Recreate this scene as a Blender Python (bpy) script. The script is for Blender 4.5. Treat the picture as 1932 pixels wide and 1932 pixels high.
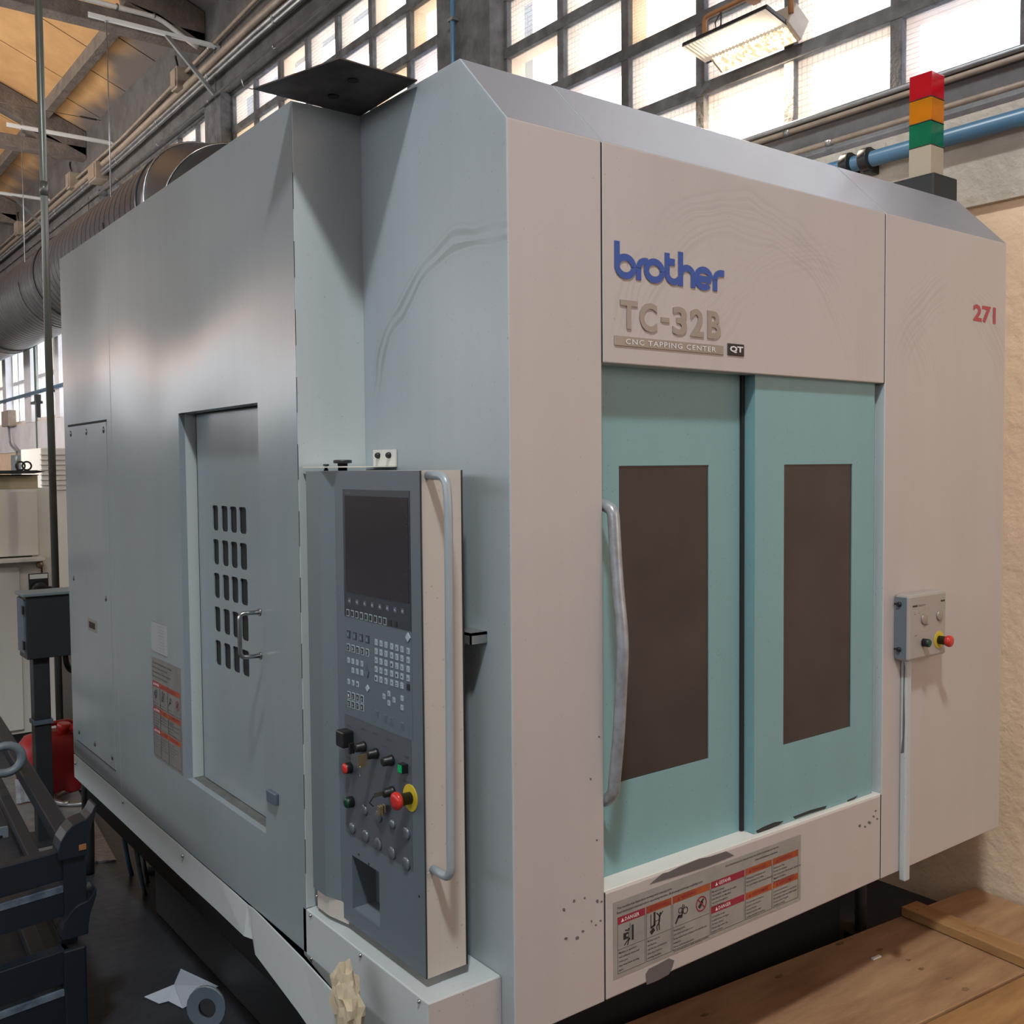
import bpy, bmesh, math, random
from mathutils import Vector, Matrix
random.seed(7)
S = bpy.context.scene
COL = S.collection
for o in list(bpy.data.objects): bpy.data.objects.remove(o)

# ------------------------------------------------------------------ camera
CAM = Vector((-1.30695793, -1.73045336, 1.8))
YAW, PIT, ROL, FPX = 0.64914667, -0.04573024, -0.00889406, 1896.92
cF = Vector((math.sin(YAW)*math.cos(PIT), math.cos(YAW)*math.cos(PIT), math.sin(PIT)))
_r = Vector((math.cos(YAW), -math.sin(YAW), 0)); _u = _r.cross(cF)
cR = _r*math.cos(ROL)+_u*math.sin(ROL); cU = _u*math.cos(ROL)-_r*math.sin(ROL)
cam = bpy.data.cameras.new('camera'); camo = bpy.data.objects.new('camera', cam); COL.objects.link(camo)
cam.sensor_width = 36; cam.lens = 36*FPX/1932; cam.clip_start = .05; cam.clip_end = 200
camo.matrix_world = Matrix(((cR.x, cU.x, -cF.x, CAM.x), (cR.y, cU.y, -cF.y, CAM.y), (cR.z, cU.z, -cF.z, CAM.z), (0, 0, 0, 1)))
S.camera = camo
def at(u, v, ax, val):
    """survey helper: the real point seen at (u, v) of the photograph on the plane ax = val"""
    d = cF+cR*((u-966)/FPX)-cU*((v-966)/FPX); i = 'xyz'.index(ax)
    return CAM+d*((val-CAM[i])/d[i])

# ------------------------------------------------------------------ world, exposure, lights
S.view_settings.view_transform = 'Standard'; S.view_settings.look = 'None'
S.view_settings.exposure = 0; S.view_settings.gamma = 1; S.view_settings.use_curve_mapping = False
W = bpy.data.worlds.new('world'); S.world = W; W.use_nodes = True
bg = W.node_tree.nodes['Background']; bg.inputs[0].default_value = (.93, .96, 1, 1); bg.inputs[1].default_value = 4.3
def area(name, loc, to, sx, sy, power, col):
    l = bpy.data.lights.new(name, 'AREA'); l.shape = 'RECTANGLE'; l.size = sx; l.size_y = sy; l.energy = power; l.color = col
    o = bpy.data.objects.new(name, l); COL.objects.link(o); o.location = loc
    o.rotation_euler = (Vector(to)-Vector(loc)).to_track_quat('-Z', 'Y').to_euler(); return o
KEY, WARM, COOL, FAR, BAY = 390, 52, 40, 240, 230
area('high_bay_light', (-2.35, -2.9, 8.0), (0, .3, 2.2), .5, .5, KEY, (.92, .985, 1))
area('front_warm_fill', (1.55, -4.5, 3.0), (1.0, 0, 1.6), 1.8, 2.4, WARM, (1, .74, .66))  # unseen warm fill added for the front faces, no window stands here
area('left_window_light', (-9.5, 2.5, 4.2), (0, 2.0, 1.6), 12, 2.2, COOL, (.72, .86, 1))
area('side_band_fill', (-9.4, 27, 5.2), (2, 27, 4.6), 24, 1.0, FAR, (1, .68, .52))  # unseen strip added to give the side panel its orange reflection band
area('far_wall_fill', (-3.2, 8.5, 4.6), (2.2, 16.5, 1.6), 3, 1.5, 170, (.95, .96, 1))  # unseen fill added to brighten the far wall and its cabinets
area('ceiling_fill', (-2.5, 11.5, 3.4), (1.5, 12, 7), 4, 6, BAY, (1, .91, .80))  # unseen upward fill added to brighten the ceiling boards

# ------------------------------------------------------------------ materials
def mat(name, col, rough=.5, metal=0, var=.0, vs=3., bump=0., bs=60., spec=.5, emis=None, es=0, col2=None, stretch=(1, 1, 1), thr=None, wave=0):
    m = bpy.data.materials.new(name); m.use_nodes = True; nt = m.node_tree; N = nt.nodes; L = nt.links
    b = N['Principled BSDF']; c = (*col, 1); b.inputs['Base Color'].default_value = c
    b.inputs['Roughness'].default_value = rough; b.inputs['Metallic'].default_value = metal; b.inputs['Specular IOR Level'].default_value = spec
    if emis: b.inputs['Emission Color'].default_value = (*emis, 1); b.inputs['Emission Strength'].default_value = es
    if var or bump or col2 or wave:
        tc = N.new('ShaderNodeTexCoord'); mp = N.new('ShaderNodeMapping'); mp.inputs['Scale'].default_value = stretch
        geo = N.new('ShaderNodeNewGeometry')
        L.new(geo.outputs['Position'], mp.inputs[0])
        if var or col2:
            n = N.new('ShaderNodeTexNoise'); n.inputs['Scale'].default_value = vs; n.inputs['Detail'].default_value = 6; n.inputs['Roughness'].default_value = .6
            L.new(mp.outputs[0], n.inputs['Vector'])
            cr = N.new('ShaderNodeValToRGB'); L.new(n.outputs[0], cr.inputs[0])
            e = cr.color_ramp.elements
            e[0].position, e[1].position = thr or (.35, .65)
            c2 = col2 or tuple(x*(1-var) for x in col)
            e[0].color = (*c2, 1); e[1].color = c
            L.new(cr.outputs[0], b.inputs['Base Color'])
        if bump:
            n2 = N.new('ShaderNodeTexNoise'); n2.inputs['Scale'].default_value = bs; n2.inputs['Detail'].default_value = 4
            L.new(mp.outputs[0], n2.inputs['Vector'])
            bp = N.new('ShaderNodeBump'); bp.inputs['Strength'].default_value = bump; bp.inputs['Distance'].default_value = .02
            L.new(n2.outputs[0], bp.inputs['Height']); L.new(bp.outputs[0], b.inputs['Normal'])
    return m

def paint_mat(name, col, rough, wipe=None, dimple=0):
    """enamelled sheet metal: faint greasy clouding, specks, wiping arcs, very slight waviness of the sheet"""
    m = bpy.data.materials.new(name); m.use_nodes = True; nt = m.node_tree; N = nt.nodes; L = nt.links
    b = N['Principled BSDF']; b.inputs['Roughness'].default_value = rough
    geo = N.new('ShaderNodeNewGeometry'); P = geo.outputs['Position']
    def noise(sc, det, vec=P, ro=.6):
        n = N.new('ShaderNodeTexNoise'); n.inputs['Scale'].default_value = sc; n.inputs['Detail'].default_value = det; n.inputs['Roughness'].default_value = ro
        L.new(vec, n.inputs['Vector']); return n.outputs[0]
    def ramp(src, p0, p1, c0, c1):
        r = N.new('ShaderNodeValToRGB'); L.new(src, r.inputs[0]); e = r.color_ramp.elements
        e[0].position, e[1].position = p0, p1; e[0].color = c0 if len(c0) == 4 else (*c0, 1); e[1].color = c1 if len(c1) == 4 else (*c1, 1); return r.outputs[0]
    def mul(a, c, fac=1.):
        x = N.new('ShaderNodeMix'); x.data_type = 'RGBA'; x.blend_type = 'MULTIPLY'; x.inputs[0].default_value = fac
        L.new(a, x.inputs[6]); L.new(c, x.inputs[7]); return x.outputs[2]
    c = ramp(noise(1.3, 2), .25, .75, tuple(k*.93 for k in col), col)
    mp = N.new('ShaderNodeMapping'); mp.inputs['Scale'].default_value = (9, 9, .8); L.new(P, mp.inputs[0])
    c = mul(c, ramp(noise(1.3, 4, mp.outputs[0]), .32, .6, (.93, .93, .92), (1, 1, 1)), .5)
    c = mul(c, ramp(noise(140, 2), .27, .31, (.45, .42, .4), (1, 1, 1)), .6)
    for (cc, ax, r0, r1, st) in wipe or ():
        # greasy wiping arcs: a band of fine streaks round a centre on the panel
        v = N.new('ShaderNodeVectorMath'); v.operation = 'SUBTRACT'; L.new(P, v.inputs[0]); v.inputs[1].default_value = cc
        v2 = N.new('ShaderNodeVectorMath'); v2.operation = 'MULTIPLY'; L.new(v.outputs[0], v2.inputs[0]); v2.inputs[1].default_value = ax
        ln = N.new('ShaderNodeVectorMath'); ln.operation = 'LENGTH'; L.new(v2.outputs[0], ln.inputs[0])
        ad = N.new('ShaderNodeMath'); ad.operation = 'MULTIPLY_ADD'; L.new(noise(3, 2), ad.inputs[0]); ad.inputs[1].default_value = .12; L.new(ln.outputs[1], ad.inputs[2])
        cv = N.new('ShaderNodeCombineXYZ'); L.new(ad.outputs[0], cv.inputs[0])
        nn = N.new('ShaderNodeTexNoise'); nn.noise_dimensions = '1D'; nn.inputs['Scale'].default_value = 75; nn.inputs['Detail'].default_value = 3; L.new(ad.outputs[0], nn.inputs['W'])
        sk = N.new('ShaderNodeMapRange'); L.new(nn.outputs[0], sk.inputs[0]); sk.inputs[1].default_value = .42; sk.inputs[2].default_value = .56; sk.inputs[3].default_value = 1; sk.inputs[4].default_value = 0
        def sm(a, b_, src):
            q = N.new('ShaderNodeMapRange'); q.interpolation_type = 'SMOOTHSTEP'; q.inputs[1].default_value = a; q.inputs[2].default_value = b_; L.new(src, q.inputs[0]); return q.outputs[0]
        def ml(a, b_):
            q = N.new('ShaderNodeMath'); q.operation = 'MULTIPLY'; L.new(a, q.inputs[0])
            if isinstance(b_, float): q.inputs[1].default_value = b_
            else: L.new(b_, q.inputs[1])
            return q.outputs[0]
        sp = N.new('ShaderNodeSeparateXYZ'); L.new(v.outputs[0], sp.inputs[0])
        k = ml(ml(sm(r0, r0+.03, ad.outputs[0]), sm(r1, r1-.03, ad.outputs[0])), sk.outputs[0]); k = ml(ml(k, sm(.02, .2, sp.outputs[2])), sm(.35, .6, noise(2.6, 2))); k = ml(k, float(st))
        x = N.new('ShaderNodeMix'); x.data_type = 'RGBA'; x.blend_type = 'MULTIPLY'; L.new(k, x.inputs[0]); L.new(c, x.inputs[6]); x.inputs[7].default_value = (.35, .32, .29, 1); c = x.outputs[2]
    L.new(c, b.inputs['Base Color'])
    if dimple:
        bp = N.new('ShaderNodeBump'); bp.inputs['Strength'].default_value = dimple; bp.inputs['Distance'].default_value = .25
        L.new(noise(1.3, 1, P, .3), bp.inputs['Height']); L.new(bp.outputs[0], b.inputs['Normal'])
    r = N.new('ShaderNodeMapRange'); L.new(noise(1.5, 1), r.inputs[0]); r.inputs[3].default_value = rough*.9; r.inputs[4].default_value = rough*1.12; L.new(r.outputs[0], b.inputs['Roughness'])
    return m

M = {}
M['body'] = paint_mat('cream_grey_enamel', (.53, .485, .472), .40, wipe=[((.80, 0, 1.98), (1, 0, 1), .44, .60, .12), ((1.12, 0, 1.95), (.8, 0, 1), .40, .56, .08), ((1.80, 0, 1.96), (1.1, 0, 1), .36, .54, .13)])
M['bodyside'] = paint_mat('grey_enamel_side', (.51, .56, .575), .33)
M['sideshade'] = paint_mat('shaded_side_enamel', (.385, .44, .475), .33, wipe=[((0, .12, 1.92), (0, .9, 1), .42, .50, .4)])  # same enamel as the alcove back, with the side's shade put into the colour
M['sidesheet'] = paint_mat('shaded_side_sheet', (.265, .315, .345), .19, dimple=.10)  # dimmer light on the left side put into the base colour
M['topcoat'] = paint_mat('bevel_enamel', (.27, .27, .30), .34); M['topcoat'].node_tree.nodes['Principled BSDF'].inputs['Specular IOR Level'].default_value = .9
M['teal'] = paint_mat('teal_enamel', (.22, .40, .43), .42)
M['panelgrey'] = paint_mat('slate_enamel', (.125, .155, .185), .5)
M['colgrey'] = paint_mat('light_slate_enamel', (.155, .19, .215), .45)
M['cap'] = mat('glossy_slate_cap', (.17, .20, .23), .22, .4)
M['panelside'] = paint_mat('beige_enamel', (.56, .52, .47), .45)
M['dwin'] = mat('smoked_window', (.055, .04, .038), .32, var=.35, vs=4, bump=.02, bs=9)
M['screen'] = mat('screen_glass', (.035, .032, .04), .22, var=.25, vs=3)
M['bezel'] = mat('dark_bezel', (.03, .04, .055), .4)
M['black'] = mat('black_plastic', (.012, .012, .013), .4)
M['dark'] = mat('dark_void', (.010, .011, .013), .9)
M['gap'] = mat('seam_shadow_rubber', (.02, .02, .02), .9)
M['chrome'] = mat('bare_steel', (.55, .56, .57), .28, 1, var=.3, vs=30)
M['alu'] = mat('worn_grey_tube', (.38, .41, .45), .35, .35, col2=(.27, .27, .28), vs=30, thr=(.3, .6))
M['tube'] = mat('painted_grey_tube', (.36, .41, .45), .35, .1, var=.1)
M['galv'] = mat('galvanised_steel', (.42, .43, .44), .38, .85, var=.3, vs=8)
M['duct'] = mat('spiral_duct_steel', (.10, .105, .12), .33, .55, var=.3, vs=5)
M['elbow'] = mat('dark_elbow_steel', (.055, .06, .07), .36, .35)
M['ductdark'] = mat('duct_seam', (.03, .028, .03), .6, .5)
M['blue'] = mat('logo_blue', (.035, .09, .36), .35)
M['chromeletter'] = mat('nickel_letter', (.36, .33, .30), .38, .55)
M['white'] = mat('white_print', (.72, .74, .74), .5)
M['ink'] = mat('black_ink', (.02, .02, .02), .6)
M['redink'] = mat('crimson_ink', (.33, .02, .05), .5, var=.2)
M['orangeink'] = mat('orange_ink', (.42, .105, .025), .5, col2=(.28, .05, .02), vs=9)
M['boxgrey'] = mat('button_box_grey', (.38, .35, .325), .45, var=.1)
M['labelside'] = mat('grimy_label', (.20, .195, .19), .5, var=.2, vs=12)
M['platelabel'] = mat('pale_type_plate', (.33, .36, .38), .4)
M['labelgrey'] = mat('faded_label', (.35, .34, .315), .5, var=.2, vs=12)
M['red'] = mat('red_plastic', (.55, .03, .025), .3)
M['yellow'] = mat('yellow_disc', (.62, .48, .03), .5)
M['green'] = mat('green_lens', (.0, .22, .07), .3, emis=(0, .6, .15), es=.15)
M['dgreen'] = mat('dark_green_cap', (.0, .05, .025), .35)
M['keylight'] = mat('light_key', (.38, .47, .51), .5)
M['keydark'] = mat('dark_key', (.018, .02, .028), .45)
M['keyslate'] = mat('slate_key', (.09, .12, .16), .5)
M['brass'] = mat('key_brass', (.32, .25, .15), .35, .6)
M['stucco'] = mat('beige_stucco', (.90, .68, .48), .9, var=.15, vs=2.2, bump=.35, bs=24)
M['stucco2'] = mat('grey_beige_stucco', (.62, .56, .48), .9, var=.25, vs=3, bump=.5, bs=30)
M['concrete'] = mat('grey_concrete', (.125, .115, .11), .9, col2=(.08, .072, .068), vs=5, bump=.4, bs=25)
M['mull'] = mat('mullion_concrete', (.15, .145, .145), .9, col2=(.075, .07, .07), vs=7, bump=.5, bs=30)
M['outer'] = mat('outer_concrete', (.66, .47, .31), .9, var=.2, vs=14)
M['whitewall'] = mat('whitewash', (.78, .76, .78), .9, var=.15, vs=2, bump=.2)
M['beam'] = mat('beam_concrete', (.20, .165, .14), .95, var=.35, vs=7, bump=.5, bs=30)
M['floor'] = mat('dark_shop_floor', (.030, .035, .044), .5, col2=(.016, .019, .026), vs=2.5, bump=.15, bs=22)
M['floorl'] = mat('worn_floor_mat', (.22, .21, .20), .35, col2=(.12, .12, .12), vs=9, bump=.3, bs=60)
M['pipebeige'] = mat('beige_pipe', (.34, .27, .21), .35, var=.25, vs=10)
M['bluepipe'] = mat('blue_air_pipe', (.085, .20, .32), .35, var=.15)
M['greenpipe'] = mat('green_pipe', (.07, .11, .07), .5)
M['cab'] = paint_mat('cream_cabinet', (.72, .70, .65), .5)
M['tan'] = mat('tan_sheet', (.45, .38, .26), .5, var=.1)
M['blackbox'] = mat('black_enclosure', (.02, .023, .026), .5)
M['rackblue'] = mat('dark_blue_rack_paint', (.006, .012, .021), .42, col2=(.022, .014, .01), vs=12, thr=(.25, .36))
M['scuff'] = mat('scuffed_rail_top', (.14, .19, .25), .45, col2=(.05, .07, .10), vs=18)
M['can'] = mat('red_canister', (.38, .02, .025), .4, var=.3)
M['rag'] = mat('white_rag', (.42, .44, .48), .8, var=.4, vs=20)
M['paper'] = mat('paper', (.42, .47, .54), .8, var=.1)
M['tape'] = mat('masking_paper', (.55, .47, .33), .8, var=.25, vs=30)
M['wood'] = mat('plywood', (.44, .265, .145), .5, col2=(.27, .145, .075), vs=2.2, stretch=(1, 5, 3), bump=.12, bs=50)
M['knot'] = mat('wood_knot', (.14, .07, .035), .6, col2=(.30, .17, .09), vs=60)
M['wood2'] = mat('pine_batten', (.42, .24, .10), .6, col2=(.30, .15, .055), vs=3, stretch=(8, 1.2, 8), bump=.12, bs=40)
M['wood3'] = mat('orange_plank', (.40, .21, .08), .6, col2=(.28, .14, .05), vs=3, stretch=(1, 6, 3), bump=.1)
M['plate'] = mat('rusty_steel_plate', (.13, .10, .09), .42, .4, col2=(.03, .022, .022), vs=7)
M['strut'] = mat('bright_strut', (.85, .87, .86), .3, .15)
M['screwm'] = mat('dark_screw', (.10, .11, .12), .3, .7)
M['grey'] = mat('grey_wall_paint', (.36, .36, .37), .9, var=.3, vs=4, bump=.3)
M['ledgedark'] = mat('dark_grey_ledge', (.15, .16, .155), .7, var=.4, vs=15)  # recess ledge, darker grey than the jambs around it
M['towertan'] = mat('tan_plastic', (.42, .36, .27), .5)
M['polesteel'] = mat('dull_pole_steel', (.16, .17, .155), .35, .5, var=.2)
M['peel'] = mat('bare_primer_patch', (.13, .12, .12), .6)
M['rust'] = mat('rust', (.30, .13, .05), .8)
M['num'] = mat('red_number', (.42, .06, .08), .5)
def trans(name, col, rough=.1, grid=None):
    m = bpy.data.materials.new(name); m.use_nodes = True; nt = m.node_tree; N = nt.nodes; L = nt.links
    for n in list(N): N.remove(n)
    out = N.new('ShaderNodeOutputMaterial'); t = N.new('ShaderNodeBsdfTransparent'); g = N.new('ShaderNodeBsdfGlossy'); g.inputs['Roughness'].default_value = rough
    d = N.new('ShaderNodeBsdfTranslucent'); d.inputs[0].default_value = (*col, 1)
    mx = N.new('ShaderNodeMixShader'); mx.inputs[0].default_value = .12; mx2 = N.new('ShaderNodeMixShader'); mx2.inputs[0].default_value = .04
    t.inputs[0].default_value = (*col, 1)
    L.new(t.outputs[0], mx.inputs[1]); L.new(d.outputs[0], mx.inputs[2]); L.new(mx.outputs[0], mx2.inputs[1]); L.new(g.outputs[0], mx2.inputs[2]); L.new(mx2.outputs[0], out.inputs[0])
    if grid:
        geo = N.new('ShaderNodeNewGeometry'); sp = N.new('ShaderNodeSeparateXYZ'); L.new(geo.outputs['Position'], sp.inputs[0])
        fs = []
        for i, k in zip((1, 2), grid):
            if not k: continue
            a = N.new('ShaderNodeMath'); a.operation = 'FRACT'; b2 = N.new('ShaderNodeMath'); b2.operation = 'MULTIPLY'; b2.inputs[1].default_value = k
            L.new(sp.outputs[i], b2.inputs[0]); L.new(b2.outputs[0], a.inputs[0])
            c = N.new('ShaderNodeMath'); c.operation = 'LESS_THAN'; c.inputs[1].default_value = .1; L.new(a.outputs[0], c.inputs[0]); fs.append(c.outputs[0])
        f = fs[0]
        if len(fs) > 1:
            mxx = N.new('ShaderNodeMath'); mxx.operation = 'MAXIMUM'; L.new(fs[0], mxx.inputs[0]); L.new(fs[1], mxx.inputs[1]); f = mxx.outputs[0]
        x = N.new('ShaderNodeMix'); x.data_type = 'RGBA'; L.new(f, x.inputs[0]); x.inputs[6].default_value = (*col, 1); x.inputs[7].default_value = (*[k*.72 for k in col], 1)
        L.new(x.outputs[2], t.inputs[0])
    return m
M['glass_wire'] = trans('wired_glass', (.93, .95, .97), .1, (34, 34))
M['glass_fine'] = trans('ribbed_glass', (.95, .93, .90), .1, (55, 0))
M['glass_h'] = trans('reeded_glass', (.90, .93, 1.0), .1, (0, 48))
M['glass_net'] = trans('netted_glass', (.96, .90, .80), .1, (60, 60))
def lens(name, col):
    m = mat(name, col, .15); b = m.node_tree.nodes['Principled BSDF']; b.inputs['Transmission Weight'].default_value = .55; b.inputs['Emission Color'].default_value = (*col, 1); b.inputs['Emission Strength'].default_value = .0
    return m
M['lred'] = lens('red_lens', (.75, .01, .03)); M['lamb'] = lens('amber_lens', (.95, .35, .01)); M['lgrn'] = lens('green_lens_block', (.0, .28, .13))
# ceiling boards: orange-brown fibre boards, soot-stained grey next to the wall
def board_mat():
    m = mat('fibre_board', (.62, .36, .155), .85, col2=(.52, .29, .12), vs=3, bump=.1); N = m.node_tree.nodes; L = m.node_tree.links
    b = N['Principled BSDF']; src = b.inputs['Base Color'].links[0].from_socket
    geo = N.new('ShaderNodeNewGeometry'); sp = N.new('ShaderNodeSeparateXYZ'); L.new(geo.outputs['Position'], sp.inputs[0])
    n = N.new('ShaderNodeTexNoise'); n.inputs['Scale'].default_value = 1.2; L.new(geo.outputs['Position'], n.inputs['Vector'])
    a = N.new('ShaderNodeMath'); a.operation = 'ADD'; L.new(sp.outputs[0], a.inputs[0]); L.new(n.outputs[0], a.inputs[1])
    r = N.new('ShaderNodeMapRange'); r.interpolation_type = 'SMOOTHSTEP'; r.inputs[1].default_value = 2.60; r.inputs[2].default_value = 3.0; L.new(a.outputs[0], r.inputs[0])
    x = N.new('ShaderNodeMix'); x.data_type = 'RGBA'; L.new(r.outputs[0], x.inputs[0]); L.new(src, x.inputs[6]); x.inputs[7].default_value = (.16, .13, .115, 1); L.new(x.outputs[2], b.inputs['Base Color'])
    return m
M['board'] = board_mat()

# ------------------------------------------------------------------ mesh helpers
WL = {}
class MB:
    def __init__(s): s.b = bmesh.new(); s.mats = []
    def mi(s, m):
        m = M[m] if isinstance(m, str) else m
        if m not in s.mats: s.mats.append(m)
        return s.mats.index(m)
    def face(s, pts, m, smooth=False):
        vs = [s.b.verts.new(p) for p in pts]
        try: f = s.b.faces.new(vs); f.material_index = s.mi(m); f.smooth = smooth; return f
        except ValueError: return None
    def box(s, x0, x1, y0, y1, z0, z1, m):
        return s.hexa([(x0, y0, z0), (x1, y0, z0), (x1, y1, z0), (x0, y1, z0), (x0, y0, z1), (x1, y0, z1), (x1, y1, z1), (x0, y1, z1)], m)
    def hexa(s, p, m):
        v = [s.b.verts.new(q) for q in p]; k = s.mi(m)
        for f in ((3, 2, 1, 0), (4, 5, 6, 7), (0, 1, 5, 4), (1, 2, 6, 5), (2, 3, 7, 6), (3, 0, 4, 7)):
            g = s.b.faces.new([v[i] for i in f]); g.material_index = k
        return s
    def beam(s, a, b, w, h, m, up=(0, 0, 1)):
        a, b = Vector(a), Vector(b); d = (b-a).normalized(); r = d.cross(Vector(up))
        if r.length < 1e-4: r = d.cross(Vector((0, 1, 0)))
        r.normalize(); u = r.cross(d); r *= w/2; u *= h/2
        return s.hexa([a-r-u, a+r-u, b+r-u, b-r-u, a-r+u, a+r+u, b+r+u, b-r+u], m)
    def prism(s, poly, off, m, m2=None):
        off = Vector(off); n = len(poly); a = [s.b.verts.new(p) for p in poly]; c = [s.b.verts.new(Vector(p)+off) for p in poly]; k = s.mi(m); k2 = s.mi(m2) if m2 else k
        try:
            f = s.b.faces.new(a); f.material_index = k; f = s.b.faces.new(c[::-1]); f.material_index = k
        except ValueError: pass
        for i in range(n):
            f = s.b.faces.new([a[i], c[i], c[(i+1) % n], a[(i+1) % n]]); f.material_index = k2
        return s
    def ring(s, c, n, r, seg, ref=None, r2=None):
        n = Vector(n).normalized(); ref = Vector(ref) if ref else (Vector((0, 0, 1)) if abs(n.z) < .9 else Vector((1, 0, 0)))
        a = n.cross(ref).normalized(); b = n.cross(a).normalized(); r2 = r2 or r
        return [s.b.verts.new(Vector(c)+a*(r*math.cos(t))+b*(r2*math.sin(t))) for t in [2*math.pi*i/seg for i in range(seg)]]
    def bridge(s, A, B, m, smooth=True):
        n = len(A); k = s.mi(m)
        for i in range(n):
            f = s.b.faces.new([A[i], A[(i+1) % n], B[(i+1) % n], B[i]]); f.material_index = k; f.smooth = smooth
    def cap(s, R, m):
        f = s.b.faces.new(R); f.material_index = s.mi(m)
    def cyl(s, c0, c1, r, m, seg=20, r1=None, capm=None):
        n = Vector(c1)-Vector(c0); A = s.ring(c0, n, r, seg); B = s.ring(c1, n, r1 or r, seg)
        s.bridge(A, B, m); s.cap(A, m); s.cap(B, capm or m); return s
    def lathe(s, c, n, prof, m, seg=24):
        n = Vector(n).normalized(); rs = [s.ring(Vector(c)+n*h, n, max(r, 1e-4), seg) for h, r in prof]
        ms = m if isinstance(m, (list, tuple)) else [m]*(len(prof)-1)
        for i in range(len(rs)-1): s.bridge(rs[i], rs[i+1], ms[i])
        s.cap(rs[0], ms[0]); s.cap(rs[-1], ms[-1]); return s
    def tube(s, pts, r, m, seg=12, closed=False, rad=0):
        P = [Vector(p) for p in pts]
        if rad:
            Q = [P[0]]
            for i in range(1, len(P)-1):
                a, b, c = P[i-1], P[i], P[i+1]; d1 = (a-b); d2 = (c-b); k = min(rad, d1.length*.45, d2.length*.45)
                p1 = b+d1.normalized()*k; p2 = b+d2.normalized()*k
                for t in (0, .2, .4, .6, .8, 1): Q.append(p1*(1-t)**2+b*2*t*(1-t)+p2*t*t)
            Q.append(P[-1]); P = Q
        rs = []; ref = None; n = len(P)
        for i in range(n):
            if closed: t = P[(i+1) % n]-P[i-1]
            else: t = P[min(i+1, n-1)]-P[max(i-1, 0)]
            t.normalize()
            if ref is None: ref = Vector((0, 0, 1)) if abs(t.z) < .8 else Vector((1, 0, 0))
            a = (ref-t*ref.dot(t)).normalized(); ref = a; b = t.cross(a)
            rr = r[i] if isinstance(r, (list, tuple)) else r
            rs.append([s.b.verts.new(P[i]+a*(rr*math.cos(q))+b*(rr*math.sin(q))) for q in [2*math.pi*j/seg for j in range(seg)]])
        for i in range(len(rs)-1): s.bridge(rs[i], rs[i+1], m)
        if closed: s.bridge(rs[-1], rs[0], m)
        else: s.cap(rs[0], m); s.cap(rs[-1], m)
        return s
    def text(s, st, o, R, U, h, w, m, ext=.0005, off=0., res=2, sp=1.):
        """flat or raised lettering; o = lower left, h = cap height, w = total width (None keeps proportion)"""
        cu = bpy.data.curves.new('t', 'FONT'); cu.body = st; cu.size = 1; cu.extrude = 0; cu.offset = off; cu.resolution_u = res; cu.space_character = sp
        ob = bpy.data.objects.new('t', cu); me = ob.to_mesh()
        xs = [v.co.x for v in me.vertices]; ys = [v.co.y for v in me.vertices]
        if not xs: return s
        x0, x1 = min(xs), max(xs); y0, y1 = (min(ys), max(ys)) if w is not None else (0, .729)
        if w is None and h is None: h = .01
        sx = (w/(x1-x0)) if w is not None else h/.729; sy = h/(y1-y0)
        R, U, o = Vector(R), Vector(U), Vector(o); Nn = R.cross(U); k = s.mi(m)
        vs = [s.b.verts.new(o+R*((v.co.x-x0)*sx)+U*((v.co.y-y0)*sy)+Nn*ext) for v in me.vertices]
        new = []
        for p in me.polygons:
            try: f = s.b.faces.new([vs[i] for i in p.vertices]); f.material_index = k; new.append(f)
            except ValueError: pass
        if ext > .001:
            es = set()
            cnt = {}
            for f in new:
                for e in f.edges: cnt[e] = cnt.get(e, 0)+1
            low = {}
            for f in new:
                for lp in f.loops:
                    if cnt[lp.edge] == 1:
                        a, b = lp.vert, lp.link_loop_next.vert
                        for q in (a, b):
                            if q not in low: low[q] = s.b.verts.new(q.co-Nn*ext)
                        g = s.b.faces.new([b, a, low[a], low[b]]); g.material_index = k
        ob.to_mesh_clear(); bpy.data.objects.remove(ob); bpy.data.curves.remove(cu); return s
    def build(s, name, parent=None, bevel=0, smooth=False, label=None, cat=None, group=None, kind=None, loc=None):
        w = WL[parent.name] if parent else Vector(loc or (0, 0, 0))
        if not parent and loc is None and not kind:
            co = [v.co for v in s.b.verts]
            w = Vector(((min(c.x for c in co)+max(c.x for c in co))/2, (min(c.y for c in co)+max(c.y for c in co))/2, min(c.z for c in co)))
        for v in s.b.verts: v.co = v.co-w
        bmesh.ops.recalc_face_normals(s.b, faces=s.b.faces) if not getattr(s, 'norecalc', False) else None
        me = bpy.data.meshes.new(name); s.b.to_mesh(me); s.b.free()
        for m in s.mats: me.materials.append(m)
        o = bpy.data.objects.new(name, me); COL.objects.link(o)
        if parent: o.parent = parent
        else: o.location = w
        WL[o.name] = w.copy()
        if bevel:
            md = o.modifiers.new('bevel', 'BEVEL'); md.width = bevel; md.segments = 2; md.limit_method = 'ANGLE'; md.angle_limit = .6
        tag(o, label, cat, group, kind); return o
def tag(o, label=None, cat=None, group=None, kind=None):
    if label: o['label'] = label
    if cat: o['category'] = cat
    if group: o['group'] = group
    if kind: o['kind'] = kind
def empty(name, loc, label=None, cat=None, group=None, kind=None):
    o = bpy.data.objects.new(name, None); COL.objects.link(o); o.location = loc; WL[o.name] = Vector(loc); tag(o, label, cat, group, kind); o.empty_display_size = .1; return o
def B(x0, x1, y0, y1, z0, z1, m): return MB().box(x0, x1, y0, y1, z0, z1, m)
X, Y, Z = Vector((1, 0, 0)), Vector((0, 1, 0)), Vector((0, 0, 1))

# ================================================================== SETTING
XW = 2.52
B(-11.5, XW+.3, -10, 40, -.1, 0, 'floor').build('floor', kind='structure', loc=(0, 0, 0))
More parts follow.
